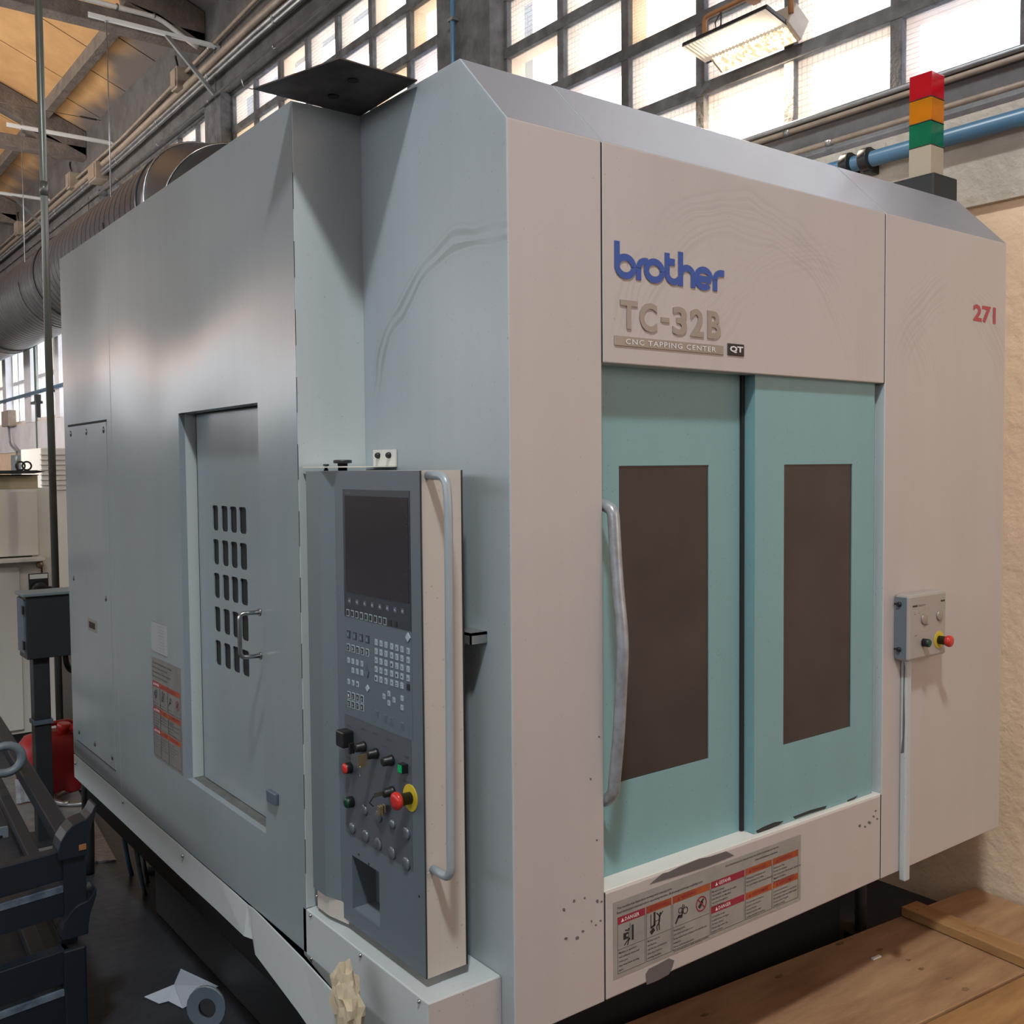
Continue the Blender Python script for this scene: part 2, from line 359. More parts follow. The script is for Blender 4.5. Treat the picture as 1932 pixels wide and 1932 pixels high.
# right wall: lower stucco, proud band above the ledge, sill, piers, head wall
wr = empty('wall_right', (XW, 0, 0), kind='structure')
MB().box(XW, XW+.3, -10, 12.6, 0, 2.785, 'stucco').build('lower_wall', wr)
MB().box(XW, XW+.3, 12.6, 40, 0, 2.62, 'stucco').build('lower_wall', wr)
MB().box(XW-.03, XW+.3, -10, 12.6, 2.785, 3.14, 'stucco2').build('wall_band', wr)
MB().box(XW-.015, XW+.3, -10, 12.6, 3.14, 3.28, 'grey').build('wall_band', wr)
MB().box(XW-.06, XW+.3, -10, 12.6, 3.28, 3.31, 'concrete').build('sill', wr, bevel=.004)
MB().box(XW-.03, XW+.3, 12.6, 40, 2.12, 2.60, 'whitewall').build('wall_band', wr)
bays = [(-.38, 3.435, 3.31, 6, .354, 7), (4.036, 7.87, 3.31, 6, .354, 7), (8.30, 12.13, 3.31, 6, .354, 7)]
far = [(12.95, 14.5, 2.62, 3, .71, 3), (14.75, 16.40, 2.62, 3, .71, 3), (16.9, 18.4, 2.62, 3, .71, 3), (18.7, 20.3, 2.62, 3, .71, 3), (20.6, 22.2, 2.62, 3, .71, 3), (22.6, 24.2, 2.62, 3, .71, 3)]
edges = [-10.]
for b in bays+far: edges += [b[0], b[1]]
edges.append(40.)
for i in range(0, len(edges), 2):
    a, b = edges[i], edges[i+1]
    if i == 0: a = -10
    z0 = 3.31 if a < 12.2 else 2.6
    MB().box(XW-.05, XW+.3, a, b, z0, 5.46, 'mull' if a < 12.2 else 'whitewall').build('pier', wr, bevel=.006)
MB().box(XW, XW+.3, -10, 40, 5.46, 6.75, 'concrete').build('head_wall', wr)
MB().box(XW-.06, XW+.3, 12.6, 40, 4.75, 5.46, 'concrete').build('head_wall', wr)
for n, (y0, y1, z0, nr, rp, nc) in enumerate(bays+far):
    w = empty('window_%d' % (n+1), (XW+.1, y0, z0), kind='structure'); cp = (y1-y0)/nc; isfar = n >= 3
    mw = .028 if not isfar else .03; mm_ = 'whitewall' if isfar else 'mull'; od = .21 if not isfar else .13
    for c in range(nc+1):
        y = y0+c*cp; MB().box(XW+.065, XW+.10, y-mw, y+mw, z0, z0+nr*rp, mm_).build('mullion', w, bevel=.004)
    for r in range(nr+1):
        z = z0+.02+r*rp; MB().box(XW+.06, XW+.096, y0, y1, z-.032, z+.032, mm_).build('transom', w, bevel=.004)
    of = MB()
    for c in range(nc+1):
        y = y0+c*cp; of.box(XW+.105, XW+od, y-mw*.9, y+mw*.9, z0, z0+nr*rp, 'outer')
    for r in range(nr+1):
        z = z0+.02+r*rp; of.box(XW+.105, XW+od-.005, y0, y1, z-.03, z+.03, 'outer')
    of.build('outer_frame', w)
    for c in range(nc):
        for r in range(nr):
            g = random.choice(['glass_wire', 'glass_wire', 'glass_fine', 'glass_wire', 'glass_h', 'glass_net'])
            ya = y0+c*cp+mw; yb = y0+(c+1)*cp-mw; za = z0+.02+r*rp+.032; zb = za+rp-.064
            MB().box(XW+.097, XW+.102, ya-.02, yb+.02, za-.02, zb+.02, g).build('pane', w)
# hall shell out of sight (left wall with its own window band, rear and far walls)
wl = empty('wall_left', (-11.3, 0, 0), kind='structure')
MB().box(-11.5, -11.3, -10, 40, 0, 3.3, 'stucco2').box(-11.5, -11.3, -10, 40, 5.4, 6.6, 'concrete').build('wall_face', wl)
p = MB()
for k in range(12): p.box(-11.5, -11.3, -10+k*4.45, -9.3+k*4.45, 3.3, 5.4, 'concrete')
p.build('pier', wl)
B(-11.5, XW+.3, -10.2, -10, 0, 10, 'stucco2').build('wall_rear', kind='structure', loc=(0, 0, 0))
B(-11.5, XW+.3, 40, 40.2, 0, 10, 'whitewall').build('wall_far', kind='structure', loc=(0, 0, 0))
# roof: orange boards in pitched rows with dark joints, purlins, concrete trusses
SL = .42; XA = -4.3
def roofz(x): return 6.40+SL*(XW-x) if x > XA else 6.40+SL*(XW-XA)-SL*(XA-x)
ce = empty('ceiling', (0, 0, 6.4), kind='structure')
MB().prism([(XW+.3, -10, roofz(XW+.3)+.06), (XA, -10, roofz(XA)+.06), (XA, -10, roofz(XA)+.16), (XW+.3, -10, roofz(XW+.3)+.16)], (0, 50, 0), 'dark').build('roof_deck', ce)
MB().prism([(XA, -10, roofz(XA)+.06), (-11.5, -10, roofz(-11.5)+.06), (-11.5, -10, roofz(-11.5)+.16), (XA, -10, roofz(XA)+.16)], (0, 50, 0), 'board').build('roof_deck', ce)
def board(xa, xb, ya, yb):
    MB().prism([(xa, ya, roofz(xa)), (xb, ya, roofz(xb)), (xb, ya, roofz(xb)+.05), (xa, ya, roofz(xa)+.05)], (0, yb-ya, 0), 'board').build('ceiling_board', ce)
for row, (xa, xb, offy) in enumerate([(2.52, 2.04, 9.9), (1.97, -.1, 10.54), (-.17, -2.2, 9.9), (-2.27, -4.25, 10.54)]):
    k0 = int((offy+6)/1.13); y = offy-k0*1.13
    while y < 30:
        board(xa, xb, y+.012, y+1.13-.012); y += 1.13
for x in (2.0, -.135, -2.235):
    MB().beam((x, -6, roofz(x)-.06), (x, 30, roofz(x)-.06), .10, .16, 'beam').build('purlin', ce)
for k, yt in enumerate((-.5, 3.95, 8.45, 12.92, 17.4, 21.9, 26.4)):
    t = empty('roof_truss', (XW, yt, 6.0), kind='structure')
    w = .2
    MB().prism([(XW, yt-w/2, roofz(XW)-.34), (XA, yt-w/2, roofz(XA)-.34), (XA, yt-w/2, roofz(XA)-.01), (XW, yt-w/2, roofz(XW)-.01)], (0, w, 0), 'beam').build('rafter', t, bevel=.01)
    MB().prism([(XW, yt-w/2, 6.03), (-11.3, yt-w/2, 6.03), (-11.3, yt-w/2, 6.19), (XW, yt-w/2, 6.19)], (0, w, 0), 'beam').build('tie_beam', t, bevel=.01)
    MB().prism([(XW, yt-w/2+.01, 6.19), (1.9, yt-w/2+.01, 6.19), (1.75, yt-w/2+.01, 6.3), (1.72, yt-w/2+.01, 6.42), (XW, yt-w/2+.01, 6.1)], (0, w-.02, 0), 'beam').build('haunch', t)

# ------------------------------------------------------------------ wall services
def wallpipe(name, x, z, r, y0, y1, m, label, cat='pipe', clips=(), zf=None):
    t = empty(name, (x, y0, z), label, cat)
    z2 = z if zf is None else zf
    MB().tube([(x, y0, z), (x, 7.0, z), (x, 11.0, z2), (x, y1, z2)], r, m, 14).build('run', t)
    for y in clips:
        zc = z if zf is None else z+(zf-z)*min(1, max(0, (y-7)/4))
        MB().cyl((x, y-.015, zc), (x, y+.015, zc), r*1.25, 'galv', 14).build('clip', t)
    return t
ys = [5.+k*1.55 for k in range(13)]
wallpipe('conduit', 2.46, 5.985, .018, -8, 30, 'pipebeige', 'slim beige conduit, highest run along the wall under the roof', clips=ys, zf=5.83)
wallpipe('wall_pipe', 2.455, 5.80, .036, -8, 30, 'pipebeige', 'thick beige pipe along the wall above the steel pipes', zf=5.715)
wallpipe('wall_pipe', 2.44, 5.695, .022, -8, 30, 'galv', 'shiny steel pipe with clips directly beneath the thick beige pipe', clips=ys, zf=5.625)
wallpipe('wall_pipe', 2.45, 5.650, .020, -8, 30, 'galv', 'thinner steel pipe, lower of the two shiny pipes above windows', clips=ys, zf=5.583)
wallpipe('conduit', 2.44, 5.44, .013, -8, 30, 'concrete', 'thin grey conduit just above the window heads', clips=ys, zf=5.38)
wallpipe('conduit', 2.44, 3.305, .012, -6, 12, 'galv', 'thin bright conduit running along the window sill')
wallpipe('conduit', 2.44, 3.275, .011, -6, 12, 'pipebeige', 'dull conduit pressed under the bright sill conduit', clips=(1.15, -.2))
wallpipe('conduit', 2.47, 3.185, .012, -6, 12, 'pipebeige', 'single conduit on the band between sill and blue air pipe', clips=(.95, -.3))
t = empty('air_pipe', (2.44, -6, 3.06), 'blue compressed air pipe running along the wall behind the lamp tower', 'pipe')
MB().cyl((2.44, -6, 3.055), (2.44, 26, 3.055), .032, 'bluepipe', 16).build('run', t)
for y in (.74, .83, 14.9, 13.2):
    m = MB().cyl((2.43, y-.02, 3.055), (2.43, y+.02, 3.055), .048, 'black', 16); m.box(2.43, 2.50, y-.018, y+.018, 3.0, 3.10, 'black'); m.build('clamp', t, bevel=.004)
for y in (13.0, 15.6):
    m = MB().box(2.36, 2.44, y-.05, y+.05, 2.86, 3.0, 'black').box(2.30, 2.40, y-.35, y+.03, 2.84, 2.88, 'black').box(2.30, 2.36, y-.38, y-.33, 2.62, 2.86, 'black'); m.build('outlet', t)
# vertical conduit on the pier
wp = empty('pier_conduit', (2.44, 3.78, 3.3), 'blue-green vertical conduit on the pier above the machine', 'pipe')
MB().cyl((2.44, 3.80, 3.32), (2.44, 3.80, 5.45), .016, 'bluepipe', 10).build('run', wp)
for z in (3.9, 4.7, 5.4): MB().box(2.42, 2.475, 3.77, 3.83, z-.01, z+.01, 'galv').build('clip', wp)
t = empty('tie_beam_conduit', (1.9, 8.32, 6.19), 'cream conduit clipped along the first tie beam towards the wall', 'pipe')
MB().tube([(-.5, 8.33, 6.215), (2.05, 8.33, 6.205), (2.25, 8.33, 6.10), (2.42, 8.30, 6.0)], .024, 'cab', 12, rad=.1).build('run', t)
for x in (1.25, 1.65, 2.0): MB().cyl((x-.01, 8.33, 6.21), (x+.01, 8.33, 6.21), .03, 'galv', 12).build('clip', t)
# junction boxes
for (y, z, lab, big) in ((8.85, 5.85, 'beige junction box on the wall nearest the camera, under the first tie beam', 1), (12.0, 5.63, 'wide beige junction box where the shiny pipes end', 2), (13.2, 5.80, 'beige junction box under the second tie beam', 1), (16.6, 5.80, 'small beige junction box farthest along the wall', 1)):
    t = empty('junction_box', (2.46, y, z-.1), lab, 'junction box')
    s = .09 if big == 1 else .17
    MB().box(2.36, 2.52, y-s, y+s, z-.11, z+.11, 'pipebeige').build('housing', t, bevel=.008)
    MB().box(2.345, 2.362, y-s*.8, y+s*.8, z-.09, z+.09, 'pipebeige').build('lid', t, bevel=.004)
    if big == 1: MB().tube([(2.42, y+.02, z+.1), (2.40, y+.04, z+.24), (2.44, y+.16, z+.30)], .012, 'black', 8, rad=.1).build('cable', t)
# channels that carry the duct
for i, (y, lab) in enumerate(((7.995, 'silver strut channel with rods, nearest of the duct hangers'), (11.62, 'silver strut channel with rods, second duct hanger from the machine'), (14.95, 'silver strut channel farthest along the duct'))):
    t = empty('duct_hanger', (XW, y, 5.93), lab, 'hanger')
    MB().box(1.30, XW, y-.02, y+.02, 5.91, 5.918, 'strut').box(1.30, XW, y-.024, y-.018, 5.910, 5.938, 'strut').box(1.30, XW, y+.014, y+.02, 5.918, 5.96, 'strut').build('channel', t)
    zz = 4.06
    for x in (1.455, 2.475):
        MB().cyl((x, y, zz), (x, y, 5.97), .0055, 'galv', 8).build('rod', t)
        MB().cyl((x, y, 5.895), (x, y, 5.912), .016, 'galv', 6).build('nut', t)
    m = MB().tube([(1.885+.512*math.cos(a), y, 4.07+.512*math.sin(a)) for a in [math.pi+j*math.pi/16 for j in range(17)]], .006, 'ductdark', 6); m.build('strap', t)
    if i != 1: MB().beam((2.0, y, 5.92), (2.50, y, 5.42), .035, .035, 'galv').build('brace', t)
# overhead wires and floor-standing pole
for i, (a, b, lab) in enumerate((((-1.0, 7.55, 6.18), (2.46, 7.55, 6.2), 'thin steel wire stretched across the roof near the first truss'), ((-1, 11.3, 6.05), (2.46, 11.9, 6.28), 'thin steel wire crossing in front of the second truss'))):
    t = empty('stay_wire', a, lab, 'wire'); MB().cyl(a, b, .004, 'galv', 6).build('strand', t)
    MB().cyl((b[0]-.25, b[1], b[2]), (b[0]-.05, b[1], b[2]), .012, 'black', 8).build('turnbuckle', t)
t = empty('service_pole', (.25, 5.2, 0), 'tall grey steel pole standing behind the machine and in front of cream cabinet', 'pole')
MB().cyl((.25, 5.2, 0), (.25, 5.2, 7.28), .023, 'polesteel', 16).build('shaft', t)
zc = at(84, 370, 'y', 5.2).z
MB().cyl((.25, 5.2, zc), (.25, 5.2, zc+.09), .026, 'polesteel', 16).build('coupling', t)
MB().cyl((.25, 5.2, 0), (.25, 5.2, .02), .07, 'galv', 16).build('foot_plate', t)

# ------------------------------------------------------------------ spiral duct
t = empty('spiral_duct', (1.95, 6.85, 4.12), 'large galvanised spiral duct hung from the roof, elbow turning down behind machine', 'duct')
CX, CZ, R = 1.885, 4.07, .50
d = MB(); y = 7.05; prev = None
while y < 20:
    rs = [(y, R), (y+.137, R), (y+.141, R-.010), (y+.156, R-.010), (y+.16, R)]
    rings = [d.ring((CX, a, CZ), Y, rr, 48) for a, rr in rs]
    if prev: pass
    d.bridge(rings[0], rings[1], 'duct'); d.bridge(rings[1], rings[2], 'ductdark'); d.bridge(rings[2], rings[3], 'ductdark'); d.bridge(rings[3], rings[4], 'ductdark')
    y += .16
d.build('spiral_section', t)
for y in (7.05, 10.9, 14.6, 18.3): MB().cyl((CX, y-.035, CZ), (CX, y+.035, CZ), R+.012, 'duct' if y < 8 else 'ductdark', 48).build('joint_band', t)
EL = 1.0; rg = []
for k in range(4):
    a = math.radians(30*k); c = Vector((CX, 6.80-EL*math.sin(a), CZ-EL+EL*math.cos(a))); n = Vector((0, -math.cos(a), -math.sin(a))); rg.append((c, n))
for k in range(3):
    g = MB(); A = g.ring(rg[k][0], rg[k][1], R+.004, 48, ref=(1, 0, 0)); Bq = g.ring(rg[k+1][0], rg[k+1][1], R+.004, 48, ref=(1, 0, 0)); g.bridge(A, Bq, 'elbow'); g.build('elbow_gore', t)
for c, n in rg:
    r = MB(); pts = []; a1 = n.cross(X).normalized()
    r.tube([c+X*((R+.008)*math.cos(q))+a1*((R+.008)*math.sin(q)) for q in [2*math.pi*j/48 for j in range(48)]], .009, 'chrome', 6, closed=True); r.build('elbow_rim', t)
MB().cyl(rg[-1][0], (rg[-1][0].x, rg[-1][0].y, .3), R, 'duct', 48).build('drop_section', t)
MB().cyl((CX, 6.79, CZ), (CX, 7.06, CZ), R+.002, 'duct', 48).build('collar', t)
MB().cyl((rg[-1][0].x, rg[-1][0].y, 0), (rg[-1][0].x, rg[-1][0].y, .32), R+.006, 'ductdark', 48).build('floor_collar', t)

# ------------------------------------------------------------------ flood light on the windows
t = empty('flood_light', (2.3, 1.42, 3.6), 'dusty rectangular floodlight with ribbed visor hanging against the windows', 'flood light')
P0 = at(1286, 88, 'y', 1.66); P1 = at(1328, 117, 'y', 1.66); P2 = at(1334, 106, 'y', 1.62); P3 = at(1360, 139, 'y', 1.62)
L0 = .0
def sec(P, y): return Vector((P.x, y, P.z))
n = Vector((-(P1.z-P0.z), 0, P1.x-P0.x)).normalized()
if n.z < 0: n = -n
m = MB(); m.prism([sec(P0, 1.66), sec(P1+(P1-P0)*.15, 1.66), sec(P1+(P1-P0)*.15, 1.66)+n*.02, sec(P0, 1.66)+n*.02], (0, -.50, 0), 'black'); m.build('visor', t, bevel=.003)
m = MB()
for k in range(24):
    y = 1.65-k*.0203; a = sec(P0, y)-n*.002; b = sec(P1, y)-n*.002; m.hexa([a-Y*.019-n*.003, b-Y*.019-n*.003, b-n*.006, a-n*.006, a-Y*.019, b-Y*.019, b, a], 'panelside')
o = m.build('reflector_ribs', t); o['kind'] = 'stuff'
mg = mat('lamp_glass', (.8, .65, .4), .4, emis=(1, .80, .5), es=1.3, var=.5, vs=40)
gm = mg.node_tree; N_ = gm.nodes; L_ = gm.links
nz = N_.new('ShaderNodeTexNoise'); nz.inputs['Scale'].default_value = 45; ge = N_.new('ShaderNodeNewGeometry'); L_.new(ge.outputs['Position'], nz.inputs[0])
mr = N_.new('ShaderNodeMapRange'); mr.inputs[1].default_value = .42; mr.inputs[2].default_value = .55; mr.inputs[3].default_value = .5; mr.inputs[4].default_value = 2.0; L_.new(nz.outputs[0], mr.inputs[0]); L_.new(mr.outputs[0], N_['Principled BSDF'].inputs['Emission Strength'])
n2 = Vector((-(P3.z-P2.z), 0, P3.x-P2.x)).normalized()
if n2.x < 0: n2 = -n2
MB().prism([sec(P2, 1.62), sec(P3, 1.62), sec(P3, 1.62)+n2*.12, sec(P2, 1.62)+n2*.12], (0, -.47, 0), 'pipebeige').build('housing', t, bevel=.006)
e = (P3-P2)*.08
MB().prism([sec(P2+e, 1.60), sec(P3-e, 1.60), sec(P3-e, 1.60)-n2*.006, sec(P2+e, 1.60)-n2*.006], (0, -.43, 0), mg).build('lamp_glass', t)
q = P2+n2*.05
MB().tube([(q.x, 1.66, q.z), (q.x, 1.66, q.z+.16), (q.x, 1.15, q.z+.16), (q.x, 1.15, q.z)], .012, 'rust', 8, rad=.03).build('bracket', t)
MB().tube([(q.x-.12, 1.45, q.z+.08), (q.x-.15, 1.46, q.z+.03), (q.x-.13, 1.47, q.z-.01), (q.x-.11, 1.46, q.z+.03), (q.x-.12, 1.45, q.z+.08)], .004, 'black', 6).build('cable_loop', t)
fl = bpy.data.lights.new('flood_lamp', 'AREA'); fl.shape = 'RECTANGLE'; fl.size = .36; fl.size_y = .05; fl.energy = 45; fl.color = (1, .84, .62)
flo = bpy.data.objects.new('flood_lamp', fl); COL.objects.link(flo); _c = (P2+P3)/2-n2*.012; _v = (P3-P2).normalized(); _x = Vector((0, 1, 0)); _z = n2; _y = _z.cross(_x)
flo.matrix_world = Matrix(((_x.x, _y.x, _z.x, _c.x), (_x.y, _y.y, _z.y, 1.385), (_x.z, _y.z, _z.z, _c.z), (0, 0, 0, 1)))
MB().box(q.x, XW+.02, 1.38, 1.42, q.z+.15, q.z+.17, 'rust').build('wall_arm', t)

# ================================================================== THE MACHINE
X1, X2, X3 = .272, 1.409, 2.128
Zf, Zt, bv, Zl, Zs, Zb = 2.54, 2.718, .174, 2.037, .793, .528
XS, D1, D2, Zq, Ze, y3 = -.193, .636, 2.986, .54, .658, .049
mc = empty('machining_center', (1.0, 1.5, 0), 'large cream and teal machining center with sliding doors and stepped left side', 'machine')
def frontpanel(x0, x1, zb, name='front_panel'):
    g = .0022; th = .035
    m = MB(); pf = lambda x: [(x, 0, zb), (x, 0, Zf), (x, bv, Zt), (x, bv+.06, Zt), (x, bv+.06, Zt-.02), (x, bv+.02, Zt-.03), (x, th, Zf-.015), (x, th, zb)]
    a = pf(x0+g); b = pf(x1-g)
    va = [m.b.verts.new(p) for p in a]; vb = [m.b.verts.new(p) for p in b]; n = len(a)
    for i in range(n):
        f = m.b.faces.new([va[i], va[(i+1) % n], vb[(i+1) % n], vb[i]]); f.material_index = m.mi('topcoat' if i in (1, 2) else 'body')
    f = m.b.faces.new(va[::-1]); f.material_index = m.mi('bodyside'); f = m.b.faces.new(vb); f.material_index = m.mi('bodyside')
    return m.build(name, mc, bevel=.0025)
frontpanel(0, X1, Zb); frontpanel(X1, X2, Zl, 'header_panel'); frontpanel(X2, X3, Zb)
m = MB()
for xs_, zb_s in ((X1, Zb+.005), (X2, Zb+.005)):
    m.box(xs_-.0022, xs_+.0022, .0015, .03, Zl, Zf-.003, 'gap'); m.box(xs_-.0022, xs_+.0022, .0015, .03, zb_s, Zs-.004, 'gap'); m.beam((xs_, .010, Zf-.004), (xs_, bv+.012, Zt-.007), .0044, .012, 'gap')
m.build('seam_strip', mc)
# side return of the corner panel with the bevel cut, and right side
for xx, nm in ((0, 'alcove_side_panel'),):
    m = MB(); m.prism([(xx+.001, .0018, Zb), (xx+.001, .0018, Zf), (xx+.001, bv, Zt), (xx+.001, D1, Zt), (xx+.001, D1, Zb)], (.03, 0, 0), 'sideshade'); m.build(nm, mc, bevel=.002)
m = MB(); m.prism([(X3-.03, .002, Zb), (X3-.03, .002, Zf), (X3-.03, bv, Zt), (X3-.03, D2, Zt), (X3-.03, D2, Zb)], (.028, 0, 0), 'body'); m.build('right_side_panel', mc, bevel=.002)
MB().box(.032, X3-.03, bv+.06, D1, Zt-.03, Zt-.001, 'topcoat').box(XS+.01, X3-.03, D1, D2, Zt-.03, Zt-.001, 'topcoat').build('roof_panel', mc)
MB().box(XS+.001, .03, D1-.001, D1+.03, Ze, Zt, 'bodyside').build('alcove_back_panel', mc, bevel=.0015)
MB().box(.0, X3-.03, D2-.03, D2, .3, Zt-.03, 'body').build('rear_panel', mc)
# left side: front part with the recess for the service door, rear part
ya, yb, za, zb = .882, 1.516, .783, 1.979; th = .02
m = MB()
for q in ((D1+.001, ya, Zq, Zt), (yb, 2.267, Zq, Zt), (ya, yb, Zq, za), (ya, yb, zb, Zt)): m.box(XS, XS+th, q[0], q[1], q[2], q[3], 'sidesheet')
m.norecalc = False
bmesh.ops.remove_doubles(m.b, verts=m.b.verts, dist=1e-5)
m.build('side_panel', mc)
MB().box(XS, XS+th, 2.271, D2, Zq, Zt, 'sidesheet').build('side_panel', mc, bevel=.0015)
MB().box(XS+.004, XS+.03, 2.26, 2.28, Zq, Zt-.01, 'gap').build('seam_strip', mc)
# recess: deep jambs and the sliding service door with slotted window
RD = .075
MB().box(XS+th, XS+RD+.02, yb, yb+.02, za, zb, 'bodyside').box(XS+th, XS+RD+.02, ya-.02, yb+.02, za-.02, za, 'ledgedark').box(XS+th, XS+RD+.02, ya-.02, yb+.02, zb, zb+.02, 'bodyside').build('recess_frame', mc)
MB().box(XS+RD+.03, XS+RD+.035, ya-.1, yb, za, zb, 'dark').build('recess_back', mc)
sd = empty('service_door', (XS+.06, 1.2, za))
sd.parent = mc; sd.location = Vector((XS+.06, 1.2, za))-WL[mc.name]
DX = XS+.052
v0 = at(400, 953, 'x', DX); cols = [at(u, 960, 'x', DX).y for u in (400.5, 411, 417, 429, 433.5, 446, 450.5, 464)]
rows = []
zt_, zb_ = at(400, 953, 'x', DX).z, at(403, 1251, 'x', DX).z
rp = (zt_-zb_+.028)/5
m = MB(); ycs = [(cols[i], cols[i+1]) for i in range(0, 8, 2)]
yy = sorted([c for p in ycs for c in p]); ylist = [ya-.12]+yy+[yb-.018]
zz = []
for r in range(5): zz += [zt_-r*rp-rp+.028, zt_-r*rp]
zz = sorted(zz); zlist = [za+.003]+zz+[zb-.003]
for i in range(len(ylist)-1):
    for j in range(len(zlist)-1):
        if i % 2 == 1 and j % 2 == 1: continue
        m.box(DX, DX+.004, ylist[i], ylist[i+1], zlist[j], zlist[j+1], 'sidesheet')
# rounded slot corners
for i in range(1, len(ylist)-1, 2):
    for j in range(1, len(zlist)-1, 2):
        y0_, y1_, z0_, z1_ = ylist[i], ylist[i+1], zlist[j], zlist[j+1]; c = .009
        for (cy, cz, sy, sz) in ((y0_, z0_, 1, 1), (y1_, z0_, -1, 1), (y0_, z1_, 1, -1), (y1_, z1_, -1, -1)):
            m.prism([(DX, cy, cz), (DX, cy+sy*c, cz), (DX, cy+sy*c*.3, cz+sz*c*.3), (DX, cy, cz+sz*c)], (.004, 0, 0), 'sidesheet')
bmesh.ops.remove_doubles(m.b, verts=m.b.verts, dist=1e-5)
m.build('door_leaf', sd)
MB().box(DX+.006, DX+.01, yy[0]-.02, yy[-1]+.02, zz[0]-.02, zz[-1]+.02, 'dark').build('window_pane', sd)
MB().box(DX+.004, DX+.02, yb-.018, yb-.001, za+.001, zb-.001, 'gap').build('door_seal', sd)
hp = [at(*p, 'x', XS-.004) for p in ((493, 1157), (462, 1158), (454, 1172), (458, 1236), (466, 1243), (496, 1240))]
h0 = hp[0]; h1 = hp[-1]
MB().tube([(XS, .897, h0.z), (XS-.055, .905, h0.z+.0), (XS-.055, .905, h1.z), (XS, .897, h1.z)], .006, 'chrome', 12, rad=.016).build('side_handle', mc, label='small chrome pull handle')
m = MB()
for z in (h0.z, h1.z): m.cyl((XS-.003, .897, z), (XS+.001, .897, z), .011, 'chrome', 14)
m.build('handle_washer', mc)
# catch plate, rectangular cut-out
c0 = at(509, 1487, 'x', XS); c1 = at(527, 1527, 'x', XS)
MB().box(XS-.012, XS, c1.y, c0.y, c1.z+.01, c0.z, 'keyslate').build('latch', mc, bevel=.003)
a0 = at(166, 1162, 'x', XS); a1 = at(185, 1200, 'x', XS)
m = MB().box(XS-.003, XS, a1.y, a0.y, a1.z+.01, a0.z-.005, 'chromeletter'); m.box(XS-.0045, XS-.003, a1.y+.03, a0.y-.03, a1.z+.022, a0.z-.018, 'gap'); m.build('meter_window', mc)
# access panel with screws
MB().box(XS-.002, XS, 2.335, 2.905, .617, 1.985, 'sidesheet').build('access_panel', mc)
MB().box(XS-.0035, XS-.0005, 2.333, 2.908, 1.986, 1.994, 'gap').build('access_panel_gap', mc)
MB().box(XS-.0025, XS-.0005, 2.333, 2.908, .613, .6165, 'gap').build('access_panel_gap', mc)
def screw(y, z, x=XS, r=.006, parent=mc, dirn=(-1, 0, 0), m='chrome'):
    c = Vector((x, y, z)); MB().lathe(c, dirn, [(0, r), (.002, r), (.0045, r*.75), (.006, r*.3)], m, 10).build('screw', parent)
for y in (2.87, 2.62, 2.37):
    screw(y, 1.955, r=.014, m='screwm'); screw(y, .66, r=.012, m='screwm')
screw(2.89, 1.33, r=.011, m='screwm'); screw(2.40, 1.29, r=.012, m='screwm')
# base box under the alcove
m = MB(); m.prism([(XS, D1+.02, Zb), (XS, y3, Zb-.1), (XS, y3, Ze), (XS, D1+.02, Ze)], (.193, 0, 0), 'bodyside'); m.build('pendant_shelf', mc, bevel=.003)
MB().box(XS+.002, -.001, y3-.0015, y3, Zb-.1, Ze-.003, 'body').build('shelf_front', mc)
MB().box(XS+.001, XS+.02, D1-.002, D1+.001, Zq, Ze, 'gap').build('seam_strip', mc)
for u, v in ((587, 1727), (588, 1809), (681, 1802), (792, 1889)): p = at(u, v, 'x', XS); screw(p.y, p.z, r=.005)
# bent skirt strip below the side
m = MB(); st = []
for (y, xt, zt, xb, zb2) in ((D2, XS, .534, XS, .431), (2.3, XS, .534, XS, .430), (1.6, XS, .534, XS-.004, .431), (1.25, XS, .534, XS-.006, .436), (1.02, XS-.004, .534, XS-.016, .446), (.985, XS-.004, .537, XS-.004, .446), (.93, XS-.008, .540, XS-.02, .428), (.6, XS-.03, .547, XS-.045, .415), (.40, XS-.048, .552, XS-.06, .40), (.1, XS-.085, .556, XS-.10, .40), (-.02, XS-.10, .552, XS-.12, .395)):
    st.append([m.b.verts.new((xt, y, zt)), m.b.verts.new((xb, y, zb2)), m.b.verts.new((xb+.004, y, zb2)), m.b.verts.new((xt+.004, y, zt))])
k = m.mi('bodyside')
for i in range(len(st)-1):
    for j in range(4): f = m.b.faces.new([st[i][j], st[i][(j+1) % 4], st[i+1][(j+1) % 4], st[i+1][j]]); f.material_index = k
m.b.faces.new(st[0]); m.b.faces.new(st[-1][::-1])
m.build('skirt_strip', mc, label='dented skirt strip bent away from the side')
for u, v in ((142, 1440), (231, 1513), (344, 1615), (499, 1757)): p = at(u, v, 'x', XS-.006); screw(p.y, p.z, x=XS-.004, r=.007)
MB().box(XS+.05, XS+.06, .1, D2, .3, .56, 'dark').build('inner_frame', mc)
# pedestal, feet, clutter under the machine
MB().box(.45, 1.92, .49, 2.9, 0, .60, 'blackbox').build('pedestal', mc, bevel=.01)
MB().box(.02, X3-.05, .15, 2.95, .56, .62, 'dark').build('chassis', mc)
MB().box(-.05, .44, .38, 2.35, .0, .56, 'blackbox').build('coolant_tank', mc, bevel=.01)
for (x, y) in ((.1, .2), (.1, 2.8), (2.0, .46), (2.0, 2.8)):
    MB().cyl((x, y, 0), (x, y, .03), .06, 'blackbox', 16).cyl((x, y, .03), (x, y, .56), .022, 'galv', 12).build('levelling_foot', mc)
